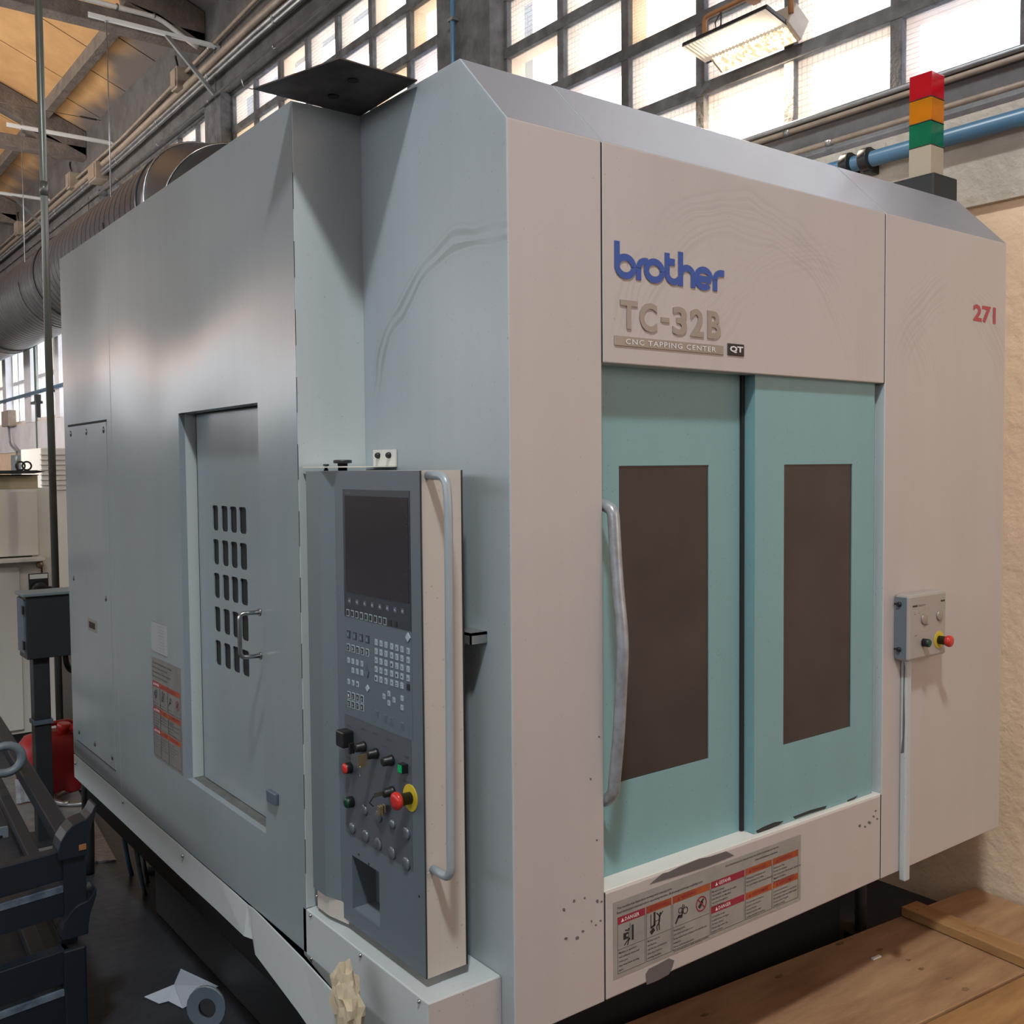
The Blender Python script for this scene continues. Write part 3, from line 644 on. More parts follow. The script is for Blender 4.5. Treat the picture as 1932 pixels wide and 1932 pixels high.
# door opening: header underside, jambs, sill
MB().box(X1, X2, .035, .12, Zl+.001, Zl+.02, 'bodyside').build('door_header', mc)
MB().box(X2, X2+.02, .03, .14, Zs-.05, Zl+.02, 'bodyside').build('door_jamb', mc)
MB().box(X1+.0018, X2-.0018, 0, .03, Zb, Zs-.004, 'body').build('sill_front', mc, bevel=.004)
MB().box(X1, X2, .002, .10, Zs-.008, Zs, 'cab').build('door_sill', mc, bevel=.002)
MB().box(X1-.2, X2+.2, .13, .14, Zs-.2, Zl+.2, 'dark').build('door_backing', mc)
# sliding doors
YL, YR = .062, .020
def slide(name, y, x0, x1, z0, z1, wu, hl, lab):
    w0 = at(wu[0], wu[1], 'y', y); w1 = at(wu[2], wu[3], 'y', y); wx0, wx1, wz1, wz0 = w0.x, w1.x, w0.z, w1.z
    t = empty(name, (x0, y, z0)); t.parent = mc; t.location = Vector((x0, y, z0))-WL[mc.name]
    tag(t, lab)
    m = MB(); dpt = .038
    for q in ((x0, wx0, z0, z1), (wx1, x1, z0, z1), (wx0, wx1, z0, wz0), (wx0, wx1, wz1, z1)): m.box(q[0], q[1], y, y+dpt, q[2], q[3], 'teal')
    bmesh.ops.remove_doubles(m.b, verts=m.b.verts, dist=1e-5)
    m.build('door_leaf', t)
    MB().box(wx0, wx1, y+.003, y+.012, wz0, wz1, 'dwin').build('window_pane', t)
    return t
dl = slide('sliding_door', YL, .15, .88, Zs-.004, Zl+.03, (1167.5, 879, 1337, 1431), 1, 'left sliding door, set back behind the right leaf')
dr = slide('sliding_door', YR, at(1424, 1000, 'y', YR).x, at(1648.5, 1000, 'y', YR).x, Zs+.001, Zl+.03, (1479.5, 876.5, 1605, 1371), 0, 'right sliding door, nearer leaf')
xr = at(1424, 1000, 'y', YR).x
MB().box(xr-.012, xr-.001, YR+.034, YR+.042, Zs+.002, Zl, 'gap').build('brush_seal', dr)
for pts in (((1426, 1568), (1440, 1560), (1462, 1551), (1478, 1549), (1470, 1556), (1448, 1566), (1430, 1572)), ((1496, 1541), (1530, 1528), (1560, 1520), (1556, 1526), (1524, 1536), (1500, 1545)), ((1598, 1510), (1618, 1501), (1612, 1508), (1600, 1514))):
    q = MB(); P = [at(u, v, 'y', YR) for u, v in pts]; q.prism([(p.x, YR-.0002, p.z) for p in P], (0, -.0006, 0), 'black'); q.build('paint_chip', dr)
hx = .287
hh = [at(*p, 'x', hx) for p in ((1138, 952), (1157, 962), (1164, 1090), (1176, 1215), (1168, 1380), (1157, 1500), (1140, 1513))]
MB().tube([(hx, YL, hh[0].z)]+[(hx, q.y, q.z) for q in hh]+[(hx, YL, hh[-1].z)], .0145, 'alu', 16, rad=.05).build('door_handle', dl, label='bowed worn metal pull handle')
# peeled patches and stains on the sill panel (thin primer patches)
def patch(pts, y, m, name='paint_chip'):
    q = MB(); P = [at(u, v, 'y', y) for u, v in pts]; q.prism([(p.x, y, p.z) for p in P], (0, -.0006, 0), m); return q.build(name, mc)
patch([(1226, 1668), (1250, 1648), (1262, 1645), (1280, 1636), (1320, 1620), (1340, 1616), (1370, 1606), (1385, 1614), (1330, 1636), (1280, 1652)], -.0005, 'peel')
patch([(1218, 1838), (1224, 1828), (1240, 1820), (1262, 1808), (1272, 1812), (1268, 1826), (1262, 1838), (1240, 1850), (1220, 1858)], -.0005, 'peel')
for (u, v, r) in ((1064, 1716, 3), (1083, 1700, 3), (1103, 1694, 2), (1127, 1700, 3), (1135, 1701, 2), (1068, 1771, 3), (1089, 1769, 4), (1100, 1757, 3), (1124, 1745, 2), (1133, 1737, 2), (1116, 1738, 2), (1648, 1540, 2), (1640, 1552, 3), (1652, 1530, 2), (1632, 1560, 2), (1622, 1558, 3), (1655, 1545, 2), (1130, 1390, 2), (1114, 1470, 2), (1126, 1585, 2)):
    patch([(u+r*math.cos(a)*random.uniform(.6, 1.2), v+r*math.sin(a)*random.uniform(.6, 1.3)) for a in [j*math.pi/3 for j in range(6)]], -.0004, 'peel')
# roof flap over the alcove
zp = Zt+.0006
MB().prism([(-.299, .623, zp), (-.215, .335, zp), (-.004, .345, zp), (.004, .645, zp)], (0, 0, .003), 'plate').build('roof_flap', mc, label='dark rusty steel plate jutting over the alcove')
for (x, y) in ((-.12, .55), (-.13, .43)): MB().cyl((x, y, zp-.002), (x, y, zp-.0005), .014, 'ductdark', 16).build('flap_hole', mc)
MB().tube([(-.299, .623, zp), (-.32, .63, zp+.004), (-.325, .63, zp+.02)], .0015, 'galv', 6).build('flap_wire', mc)
MB().box(.55, .66, .50, .58, Zt, Zt+.05, 'black').box(.70, .78, .50, .56, Zt, Zt+.045, 'black').build('roof_fitting', mc, bevel=.005)
MB().box(1.05, 2.0, .9, .98, Zt, Zt+.05, 'blackbox').build('roof_cable_tray', mc, bevel=.004)
# ---- lettering
def stroke(m, pts, w, y, dep, mt):
    P = [Vector((p[0], 0, p[1])) for p in pts]; n = len(P); Lf = []; Rt = []
    for i in range(n):
        tg = (P[min(i+1, n-1)]-P[max(i-1, 0)]).normalized(); nn = Vector((-tg.z, 0, tg.x))*(w/2); Lf.append(P[i]+nn); Rt.append(P[i]-nn)
    for i in range(n-1):
        q = [Lf[i], Lf[i+1], Rt[i+1], Rt[i]]
        m.hexa([Vector((a.x, y-dep, a.z)) for a in q]+[Vector((a.x, y, a.z)) for a in q], mt)
def arc(cx, cz, r, a0, a1, n=20, rz=None): return [(cx+r*math.cos(math.radians(a0+(a1-a0)*i/n)), cz+(rz or r)*math.sin(math.radians(a0+(a1-a0)*i/n))) for i in range(n+1)]
br = empty('maker_logo', (.31, 0, 2.24)); br.parent = mc; br.location = Vector((.31, 0, 2.24))-WL[mc.name]
# unit space: x-height 1, stroke .27 ; scaled to the panel
lw = .235
glyph = [
 [[(.135, 1.55), (.135, .5)], arc(.53, .5, .40, 0, 360, 30)],
 [[(1.17, .0), (1.17, .5)], arc(1.50, .53, .33, 180, 100, 12)+[(1.62, .865)]],
 [arc(1.95, .5, .40, 0, 360, 30)],
 [[(2.60, 1.40), (2.60, .48)], arc(2.93, .47, .33, 180, 330, 16), [(2.60, 1.02), (2.98, 1.02)]],
 [[(3.30, 1.55), (3.30, 0)], arc(3.63, .53, .33, 180, 0, 18)+[(3.96, 0)]],
 [arc(4.53, .5, .40, 325, 0, 2)[:0]+arc(4.53, .5, .40, 0, 318, 28), [(4.2, .47), (4.93, .47)]],
 [[(5.16, .0), (5.16, .5)], arc(5.50, .53, .34, 180, 92, 12)+[(5.66, .87)]],
]
sx = (.689-.309)/5.66; sz = .0535
for gl in glyph:
    for g0, mt, lw2, dep in ((0, 'blue', lw, .0022), (1, 'chromeletter', lw+.03, .0012)):
        if g0 == 0: m = MB()
        for s_ in gl:
            pts = [(.309+a*sx, 2.237+b*sz) for a, b in s_]
            stroke(m, pts, lw2*sx, -.0003, dep+.0002*gl.index(s_), mt)
    m.build('logo_letter', br)
mt_ = empty('model_lettering', (.32, 0, 2.1)); mt_.parent = mc; mt_.location = Vector((.32, 0, 2.1))-WL[mc.name]
for ch, x0, x1, z0, z1 in (('T', .327, .383, 2.119, 2.186), ('C', .390, .448, 2.117, 2.186), ('-', .462, .490, 2.144, 2.156), ('3', .502, .552, 2.117, 2.186), ('2', .565, .613, 2.117, 2.186), ('B', .627, .676, 2.117, 2.186)):
    m = MB(); m.text(ch, (x0, 0, z0), X, Z, z1-z0, x1-x0, 'chromeletter', ext=.003, off=.03, res=4); m.build('model_letter', mt_)
MB().box(.308, .687, -.003, 0, 2.0785, 2.1015, 'chromeletter').build('name_plate', mt_, bevel=.001)
MB().text('CNC TAPPING CENTER', (.342, -.0031, 2.0835), X, Z, .0125, .314, 'white', ext=.001, off=.01, sp=1.15).build('plate_print', mt_)
MB().box(.703, .767, -.003, 0, 2.079, 2.1095, 'black').build('badge', mt_, bevel=.002)
MB().text('QT', (.709, -.0031, 2.0855), X, Z, .018, .052, 'white', ext=.001, off=.04).build('badge_print', mt_)
MB().text('271', (1.912, -.0005, 2.262), X, Z, .056, .146, 'num', ext=.0006, off=.035).build('number_sticker', mc)
# ---- warning placards
def placard(name, O, R, U, w, h, rowsN, parent):
    """O lower-left corner, R/U unit axes, drawn 0..w, 0..h"""
    Nn = R.cross(U); m = MB()
    def P(x, y, d=0): return O+R*x+U*y+Nn*d
    def rect(x0, y0, x1, y1, d, mt, th=.0004): m.hexa([P(x0, y0, d-th), P(x1, y0, d-th), P(x1, y1, d-th), P(x0, y1, d-th), P(x0, y0, d), P(x1, y0, d), P(x1, y1, d), P(x0, y1, d)], mt)
    rect(0, 0, w, h, .0008, 'labelgrey' if rowsN == 2 else 'labelside', .0008); m.build(name, parent)
    pl = MB(); m = pl
    def frame(x0, y0, x1, y1, t=.0009):
        rect(x0, y0, x1, y0+t, .0011, 'ink'); rect(x0, y1-t, x1, y1, .0011, 'ink'); rect(x0, y0, x0+t, y1, .0011, 'ink'); rect(x1-t, y0, x1, y1, .0011, 'ink')
    def tx(s, x, y, hh, mt='ink', ww=None): pl.text(s, P(x, y, .0012), R, U, hh, ww, mt, ext=.0002, off=.008, res=1)
    def head(x0, y0, x1, y1, word, red):
        rect(x0, y0, x1, y1, .0012, 'redink' if red else 'orangeink'); hh = (y1-y0)*.52; c = 'white' if red else 'redink'
        xs = x0+(x1-x0)*.12; b = (y1-y0)*.24; pl.face([P(xs, y0+b, .0016), P(xs+hh*1.1, y0+b, .0016), P(xs+hh*.55, y0+b+hh, .0016)], c)
        pl.text(word, P(xs+hh*1.4, y0+b, .0014), R, U, hh, min((x1-x0)*.62, hh*.85*len(word)), c, ext=.0002, off=.01, res=1)
    def para(x, y, lines, lh, hh):
        for i, s in enumerate(lines):
            if s: tx(s, x, y-i*lh, hh)
    def man(x, y, s, pose):  # simple safety pictograms: bars, limbs
        def bar(a, b, wd=.1):
            a = Vector(a); b = Vector(b); dd = (b-a).normalized()*0; tt = Vector((-(b-a).y, (b-a).x)).normalized()*wd*s/2; q = [(x+a.x*s+tt.x, y+a.y*s+tt.y), (x+b.x*s+tt.x, y+b.y*s+tt.y), (x+b.x*s-tt.x, y+b.y*s-tt.y), (x+a.x*s-tt.x, y+a.y*s-tt.y)]
            pl.face([P(i, j, .0014) for i, j in q], 'ink')
        def disc(c, r, hole=0, mt='ink', n=14):
            for i in range(n):
                a0, a1 = 2*math.pi*i/n, 2*math.pi*(i+1)/n
                f = lambda a, rr: P(x+(c[0]+rr*math.cos(a))*s, y+(c[1]+rr*math.sin(a))*s, .0015)
                pl.face([f(a0, hole), f(a0, r), f(a1, r), f(a1, hole)] if hole else [P(x+c[0]*s, y+c[1]*s, .0015), f(a0, r), f(a1, r)], mt)
        if pose == 0: bar((.62, .15), (.62, .85), .13); bar((.46, .2), (.46, .95), .03); bar((.05, .45), (.38, .45), .3); disc((.28, .45), .06, mt='labelgrey'); disc((.38, .72), .05); bar((.4, .65), (.15, .72), .06); bar((.42, .3), (.1, .05), .06); bar((.42, .3), (.3, .0), .06)
        if pose == 1: bar((.1, .3), (.1, .95), .05); bar((.32, .4), (.32, 1.0), .12); bar((.08, .1), (.3, .25), .2); bar((.1, .35), (.36, .42), .1); disc((.68, .83), .06); bar((.65, .75), (.6, .45), .1); bar((.65, .72), (.45, .92), .05); bar((.65, .72), (.85, .9), .05); bar((.6, .45), (.45, .3), .06); bar((.45, .3), (.5, .1), .05); bar((.6, .45), (.62, .1), .06); bar((.3, .55), (.6, .58), .03)
        if pose == 2: disc((.35, .65), .15, .11); disc((.72, .55), .19, .145); bar((.0, .05), (.25, .4), .1); bar((.2, .38), (.5, .3), .16); bar((.45, .35), (.55, .9), .07); bar((.5, .4), (.65, .85), .05)
        if pose == 3: disc((.5, .5), .46, .38, 'redink', 22); bar((.3, .3), (.6, .62), .22); bar((.5, .6), (.7, .75), .12); pl.face([P(x+.2*s, y+.78*s, .0018), P(x+.26*s, y+.83*s, .0018), P(x+.82*s, y+.23*s, .0018), P(x+.76*s, y+.18*s, .0018)], 'redink')
    EN = [['Machine is operated', 'will suddenly move and', 'crush you.', 'Stay away from moving', 'parts.'], ['Broken tool or', 'workpiece', 'can hit you around you.', 'Shut door before', 'starting machine.'], ['Rotating parts', 'can catch and injure you.', 'Keep away from rotating tool, spindle and', 'magazine.', 'Never hold moving parts.', 'Do not wear gloves while operating machine.']]
    DE = [['Maschine bewegt', 'sich plotzlich. Gefahr fur Sie selbst', 'beim Betrieb der Maschine', 'von allen beweglichen', 'Teilen fernhalten.'], ['Werkzeug, Werkstuck oder', 'Stucke konnen Sie treffen.', 'Vor dem Betrieb Abdeckung schliessen.'], ['Rotierende Teile', 'konnen Sie verletzen.', 'Von rotierenden Werkzeugen, Spindel und', 'Magazin fernhalten.', 'Bewegliche Teile nicht beruhren.']]
    FR = [['La machine bouge', 'soudainement et risque', 'de vous ecraser.', 'Ne pas approcher des', 'parties mobiles.'], ['Un outil casse ou la piece', 'peuvent etre projetes', 'et vous blesser.', 'Fermez la porte avant', 'de faire marcher la machine.'], ['Les pieces tournantes', 'peuvent vous happer et vous blesser.', 'Ne pas approcher des outils rotatifs.', 'Ne pas porter de gants', 'pendant le travail.']]
    if rowsN == 2:
        tx('This machine has hazardous moving and rotating parts.', .012, h-.020, .0062); tx('Read instruction manual before operating machine. Bedienungsanleitung sorgfaltig lesen.', .012, h-.031, .0062)
        tx('Lire attentivement le manuel avant de mettre la machine en marche.', .40, h-.014, .0058); tx('Sicherheitshinweise beachten.', .52, h-.027, .0058)
        T = h-.040; H = .018; c = [.012, .108, .200, .342, .478, .592, w-.010]
        for i, (wd, rd) in enumerate((('DANGER', 1), ('WARNING', 0), ('WARNING', 0))):
            x0, x1 = c[i]+.002, c[i+1]-.002; frame(x0, .010, x1, T); head(x0, T-H, x1, T, wd, rd); rect(x0, T-.080, x1, T-.0793, .0011, 'ink')
            para(x0+.004, T-.090, EN[i], .0105, .0052)
        man(.030, T-.076, .054, 0); man(.120, T-.076, .056, 1); man(.212, T-.074, .05, 2); man(.285, T-.068, .044, 3)
        mid = (T+.010)/2+.003
        for i, (a, b, rd) in enumerate((('GEFAHR', 'DANGER', 1), ('WARNUNG', 'AVERTISSEMENT', 0), ('WARNUNG', 'AVERTISSEMENT', 0))):
            x0, x1 = c[i+3]+.002, c[i+4]-.002; frame(x0, .010, x1, T); head(x0, T-H, x1, T, a, rd); head(x0, mid-H, x1, mid, b, rd)
            para(x0+.004, T-H-.011, DE[i], .0098, .0050); para(x0+.004, mid-H-.011, FR[i], .0098, .0050)
    else:
        for i in range(4): tx(('This machine has hazardous moving and rotating parts.', 'Read instruction manual before operating.', 'Bedienungsanleitung vor Gebrauch sorgfaltig lesen.', 'Lire le manuel avant de mettre en marche.')[i], .01, h-.022-i*.016, .0068)
        c = [.008, .085, .165, w-.008]; ys_ = [h-.098, .162, .092]; H = .018
        ys_ = [h-.085, h*.505, h*.30]; bt = [h*.505+.004, h*.30+.004, .008]
        TX = (EN, DE, FR)
        for r in range(3):
            for i in range(3):
                x0, x1 = c[i]+.001, c[i+1]-.001; frame(x0, bt[r], x1, ys_[r]); head(x0, ys_[r]-H, x1, ys_[r], (('DANGER', 'WARNING', 'WARNING'), ('GEFAHR', 'WARNUNG', 'WARNUNG'), ('DANGER', 'AVERTISSEMENT', 'AVERTISSEMENT'))[r][i], i == 0)
                y_ = ys_[r]-H-(.060 if r == 0 else .012); para(x0+.003, y_, TX[r][i], .0095, .0045)
        s0 = ys_[0]-H-.046; man(.022, s0, .042, 0); man(.10, s0, .042, 1); man(.175, s0, .038, 2); man(.245, s0, .036, 3)
    pl.build('placard_print', parent)
placard('warning_placard', Vector((.297, -.0002, .571)), X, Z, .718, .188, 2, mc)
placard('warning_placard', Vector((XS-.0002, 1.852, .785)), -Y, Z, .298, .357, 3, mc)
m = MB().box(XS-.0008, XS, 1.680, 1.849, 1.160, 1.270, 'platelabel'); m.build('type_plate', mc)
m = MB(); xx = XS-.001
for i in range(9): m.text('xxxxxx xxxx xxxxx'[0:0]+('electrical data' if i % 2 else 'machine safety'), (xx, 1.77, 1.254-i*.0105), -Y, Z, .004, .06, 'keyslate', ext=.0002, res=1)
m.box(xx-.0004, xx, 1.681, 1.848, 1.268, 1.2695, 'keyslate'); m.box(xx-.0004, xx, 1.681, 1.848, 1.161, 1.1625, 'keyslate'); m.build('type_plate_print', mc)
# ---- signal tower
st_ = empty('signal_tower', (1.72, .30, Zt)); st_.parent = mc; st_.location = Vector((1.72, .30, Zt))-WL[mc.name]
ty = .33; cx = at(1747, 340, 'y', ty).x; s = (at(1777, 330, 'y', ty).x-at(1716, 330, 'y', ty).x)/2*.40
ang = 0
def zrow(v): return at(1747, v, 'y', ty).z
zs = [zrow(v) for v in (340, 281, 236, 191, 143)]
MB().box(cx-s*1.5, cx+s*2.2, ty-s*1.6, ty+s*3.0, Zt, zs[0]+.004, 'blackbox').build('tower_base', st_, bevel=.006)
MB().box(cx-s, cx+s, ty-s, ty+s, zs[0], zs[1], 'towertan').build('tower_column', st_, bevel=.002)
for i, mm in enumerate(('lgrn', 'lamb', 'lred')):
    MB().box(cx-s*1.01, cx+s*1.01, ty-s*1.01, ty+s*1.01, zs[i+1]+.001, zs[i+2]-.001, mm).build('light_block', st_, bevel=.003, label=('green', 'amber', 'red')[i]+' light block')
    m = MB().cyl((cx, ty, zs[i+1]+.004), (cx, ty, zs[i+2]-.006), s*.5, mm, 20); m.build('lamp_core', st_)
    MB().box(cx-s*1.02, cx+s*1.02, ty-s*1.02, ty+s*1.02, zs[i+1]-.001, zs[i+1]+.001, 'black').build('block_joint', st_)
# ---- button box on the right panel
bb = empty('button_box', (1.47, 0, 1.2)); bb.parent = mc; bb.location = Vector((1.47, 0, 1.2))-WL[mc.name]
yb_ = -.05; q0 = at(1725, 1135, 'y', yb_); q1 = at(1785, 1246, 'y', yb_); bx0, bx1, bz1, bz0 = 1.469, q1.x, 1.399, 1.196
MB().box(bx0, bx1, yb_, -.001, bz0, bz1, 'boxgrey').build('housing', bb, bevel=.009)
MB().box(bx0-.0008, bx0+.001, yb_+.008, -.003, bz0+.008, bz1-.008, 'colgrey').build('housing_side', bb)
for z in (bz1-.03, bz0+.035):
    MB().lathe((bx0, -.018, z), (-1, 0, 0), [(0, .008), (.004, .008), (.008, .006)], 'black', 14).box(bx0-.001, bx0+.001, -.018, -.001, z-.003, z+.003, 'black').build('side_screw', bb)
def button(parent, c, n, r, h, side, capm, name='push_button', seg=20): MB().lathe(c, n, [(0, r), (h, r), (h+.001, r*.9), (h+.0015, r*.3)], [side, capm, capm], seg).build(name, parent)
def bpos(u, v, y=yb_): return at(u, v, 'y', y)
for u, v in ((1743, 1168), (1772, 1161)): p = bpos(u, v); MB().lathe((p.x, yb_, p.z), (0, -1, 0), [(0, .0165), (.004, .0165), (.005, .014), (.0055, .004)], 'chromeletter', 24).build('blanking_cap', bb)
p = bpos(1742, 1212); MB().lathe((p.x, yb_, p.z), (0, -1, 0), [(0, .0125), (.02, .0125), (.022, .010), (.0225, .003)], ['black', 'dgreen', 'dgreen'], 24).build('push_button', bb, label='dark green push button')
p = bpos(1771, 1207); MB().cyl((p.x, yb_, p.z), (p.x, yb_-.002, p.z), .027, 'yellow', 28).build('yellow_ring', bb)
MB().lathe((p.x, yb_-.001, p.z), (0, -1, 0), [(0, .0135), (.024, .0135), (.027, .017), (.034, .0185), (.040, .0165), (.042, .006)], ['black', 'red', 'red', 'red', 'red'], 26).build('emergency_stop', bb, label='red mushroom stop button')
m = MB(); ww = bx1-bx0
m.box(bx0+.02, bx0+.045, yb_-.0006, yb_, bz1-.038, bz1-.033, 'ink'); m.box(bx1-.035, bx1-.012, yb_-.0006, yb_, bz1-.034, bz1-.029, 'ink')
m.text('OPERATION', (bx0+.048, yb_-.0003, bz1-.038), X, Z, .005, .04, 'ink', res=1)
for (s_, dx, dz) in (('O', .028, -.055), ('I', .052, -.053), ('OFF', .026, -.062), ('ON', .050, -.060), ('O', .085, -.052), ('I', .105, -.050), ('EMERGENCY', .083, -.100), ('START', .03, -.128)): m.text(s_, (bx0+dx, yb_-.0003, bz1+dz), X, Z, .0036, None, 'ink', res=1)
m.build('box_print', bb)
# conduit strip below the button box
MB().box(1.505, 1.535, -.022, -.0005, .50, 1.195, 'bodyside').build('cable_cover', mc, bevel=.005)
m = MB(); m.prism([(1.5048, -.004, .90), (1.5048, -.016, .905), (1.5048, -.018, 1.0), (1.5048, -.015, 1.1), (1.5048, -.017, 1.17), (1.5048, -.012, 1.19), (1.5048, -.010, .95)], (.0004, 0, 0), 'peel'); m.build('paint_chip', mc)
# bracket on the corner side, alcove clips
MB().box(-.045, 0, .088, .165, 1.424, 1.430, 'galv').box(-.045, -.042, .088, .165, 1.405, 1.430, 'galv').box(-.045, 0, .088, .092, 1.405, 1.430, 'galv').build('pendant_catch', mc)
for k in range(11): MB().box(XS-.0003, XS+.001, D1-.0012, D1+.0003, .75+k*.17, .84+k*.17, 'gap').build('seam_gap', mc)

# ================================================================== CONTROL PENDANT
PX = -.165
pd = empty('control_pendant', (-.11, .3, .68), 'tall slate grey control panel with screen, keypad and buttons in the alcove', 'control panel')
YF, PXR = .098, -.058
YB = .492; PZ0, PZ1 = .682, 1.792
o0 = at(664, 1612, 'x', PX); o1 = at(717, 1752, 'x', PX); oy0, oy1, oz0, oz1 = o1.y, o0.y, .722, .855
m = MB()
for q in ((YF, oy0, PZ0, PZ1), (oy1, YB, PZ0, PZ1), (oy0, oy1, PZ0, oz0), (oy0, oy1, oz1, PZ1)): m.box(PX, PX+.004, q[0], q[1], q[2], q[3], 'panelgrey')
bmesh.ops.remove_doubles(m.b, verts=m.b.verts, dist=1e-5); m.build('face_plate', pd)
MB().box(PX+.004, PXR, YF, oy0, PZ0, PZ1, 'panelside').box(PX+.004, PXR, oy1, YB, PZ0, PZ1, 'panelside').box(PX+.004, PXR, oy0, oy1, PZ0, oz0, 'panelside').box(PX+.004, PXR, oy0, oy1, oz1, PZ1, 'panelside').build('housing', pd)
MB().box(PX+.065, PX+.07, oy0, oy1, oz0, oz1, 'panelgrey').box(PX+.004, PX+.066, oy1-.001, oy1, oz0, oz1, 'panelgrey').box(PX+.004, PX+.066, oy0, oy0+.001, oz0, oz1, 'panelgrey').box(PX+.004, PX+.066, oy0, oy1, oz0, oz0+.001, 'colgrey').box(PX+.004, PX+.066, oy0, oy1, oz1-.001, oz1, 'panelgrey').build('recess_back', pd)
MB().box(PX+.03, PX+.06, oy0+.02, oy0+.05, oz1-.03, oz1-.001, 'black').build('connector', pd)
MB().box(PX+.003, PX+.035, YF-.0012, YF, PZ0, PZ0+.235, 'panelside').build('side_cover', pd, bevel=.0005)
MB().box(PX-.0005, PX+.001, YF-.0015, YF+.001, PZ0, PZ1, 'gap').build('edge_seam', pd)
MB().box(PXR-.002, PXR+.002, YF-.001, YF+.002, PZ0, PZ1, 'black').build('edge_gasket', pd)
# hinge column, faceted
m = MB(); m.prism([(PX, YB, PZ0+.04), (PX-.02, YB+.045, PZ0+.04), (PX-.02, D1-.028, PZ0+.04), (PXR-.02, D1-.028, PZ0+.04), (PXR-.02, YB, PZ0+.04)], (0, 0, PZ1-PZ0-.041), 'colgrey'); m.build('hinge_column', pd)
m = MB(); m.prism([(PX+.004, YB-.03, Ze+.012), (PX-.012, YB+.045, Ze+.012), (PX-.012, D1-.035, Ze+.012), (PXR-.02, D1-.035, Ze+.012), (PXR-.02, YB-.03, Ze+.012)], (0, 0, .05), 'panelside'); m.build('hinge_foot', pd)
screw(.60, .70, x=PX-.012, r=.003, parent=pd)
# top bracket with black knob
zb_k = 1.80
MB().box(-.185, -.002, .47, .625, zb_k, zb_k+.003, 'cab').box(-.004, -.0005, .47, .585, zb_k, zb_k+.045, 'cab').build('top_bracket', pd)
kp = at(667, 872, 'x', -.15)
MB().lathe((-.13, .515, PZ1), Z, [(0, .012), (.008, .012), (.009, .013), (.018, .013), (.019, .024), (.026, .024), (.027, .018)], 'black', 8).build('clamp_knob', pd)
MB().lathe((-.15, .565, PZ1), Z, [(0, .006), (.003, .006), (.004, .004), (.012, .004), (.013, .008), (.017, .007)], 'blackbox', 12).build('pivot_bolt', pd)
for y in (.50, .555): MB().lathe((-.004, y, zb_k+.030), (-1, 0, 0), [(0, .008), (.006, .008), (.010, .005)], 'black', 12).build('bracket_bolt', pd)
# handle on the front side
hp = [at(*p, 'x', -.145) for p in ((808, 897), (838, 906), (846, 960), (850, 1560), (845, 1640), (812, 1637))]
MB().tube([(-.145, YF, hp[0].z), (-.145, hp[1].y-.008, hp[0].z), (-.145, hp[2].y, hp[2].z), (-.145, hp[3].y, hp[3].z), (-.145, hp[3].y, hp[5].z), (-.145, YF, hp[5].z)], .0095, 'tube', 16, rad=.03).build('grab_handle', pd)
# ---- screen block and keypad sheet
MB().box(PX-.0015, PX, .141, .448, 1.441, 1.748, 'bezel').build('bezel', pd)
MB().box(PX-.0025, PX-.0015, .146, .436, 1.502, 1.733, 'screen').build('screen', pd)
MB().box(PX-.0008, PX, .141, .451, 1.200, 1.441, mat('keypad_sheet', (.11, .145, .175), .5)).build('keypad_sheet', pd)
xk = PX-.001
def kpt(cu, cv): return at(630+cu/9.66, 1150+cv/9.66, 'x', PX)
def key(y, z, w, h, mt, rim=None, mark=None, mk='ink', t=.0025, rt=.0018):
    m = MB()
    if rim: m.box(PX-rt, PX-.0005, y-w/2-.0022, y+w/2+.0022, z-h/2-.0022, z+h/2+.0022, rim)
    m.box(PX-t, PX-.0005, y-w/2, y+w/2, z-h/2, z+h/2, mt)
    if mark: m.text(mark, (PX-t-.0001, y+w*.28, z-h*.30), -Y, Z, h*.5, w*.5, mk, ext=.0002, res=1)
    m.build('key', pd)
KW, KH = .0115, .0135
def grid(us, v0s, slope, w, h, mt, rim=None, marks=None, mk='ink', u0=None):
    i = 0
    for r, v0 in enumerate(v0s):
        for u in us:
            p = kpt(u, v0+slope*(u-(u0 or us[0])))
            key(p.y, p.z, w, h, mt, rim, marks[i] if marks and i < len(marks) else None, mk); i += 1
mainm = ['O', 'N', 'G', '7', '8', '9', 'E', 'X', 'Y', 'Z', '4', '5', '6', '#', 'M', 'S', 'T', '1', '2', '3', '/', 'F', 'H', 'K', '0', '-', '.', '*', 'I', 'J', 'R', '+', '=', ';', 'A']
allu = (783, 870, 962, 1066, 1159, 1254, 1366)
for r in range(5):
    for i, u in enumerate(allu):
        v = 592+r*165+.278*(u-783); p = kpt(u, v); mt = 'keydark' if (r == 4 and i == 6) else 'keylight'
        key(p.y, p.z, KW, KH, mt, None, mainm[r*7+i] if mt == 'keylight' else None)
grid((275, 388, 502, 620), (450,), .28, .012, .0135, 'keyslate', 'keydark', ['F', 'S', 'N', 'R'], 'keylight')
grid((275, 360, 445, 530, 620), (688,), .28, .010, .0135, 'keydark', 'keylight', list('ABCDE'), 'white')
grid((278, 358, 437, 522), (920,), .27, .0105, .0125, 'keylight', None, list('PQUV'))
grid((358, 437, 522), (1105,), .27, .0105, .0125, 'keylight', None, list('WLC'))
grid((282, 362, 443), (1310,), .29, .0105, .0125, 'keylight', None, list('DBI'))
grid((285, 363, 443, 525), (1555, 1710), .30, .0102, .0135, 'keydark', 'keylight', list('12345678'), 'white')
grid((265, 347, 428, 512, 597, 680, 768, 853, 940), (55,), .235, .0098, .0125, 'keydark', 'keylight')
grid((1037, 1140), (240,), .25, .011, .0135, 'keydark')
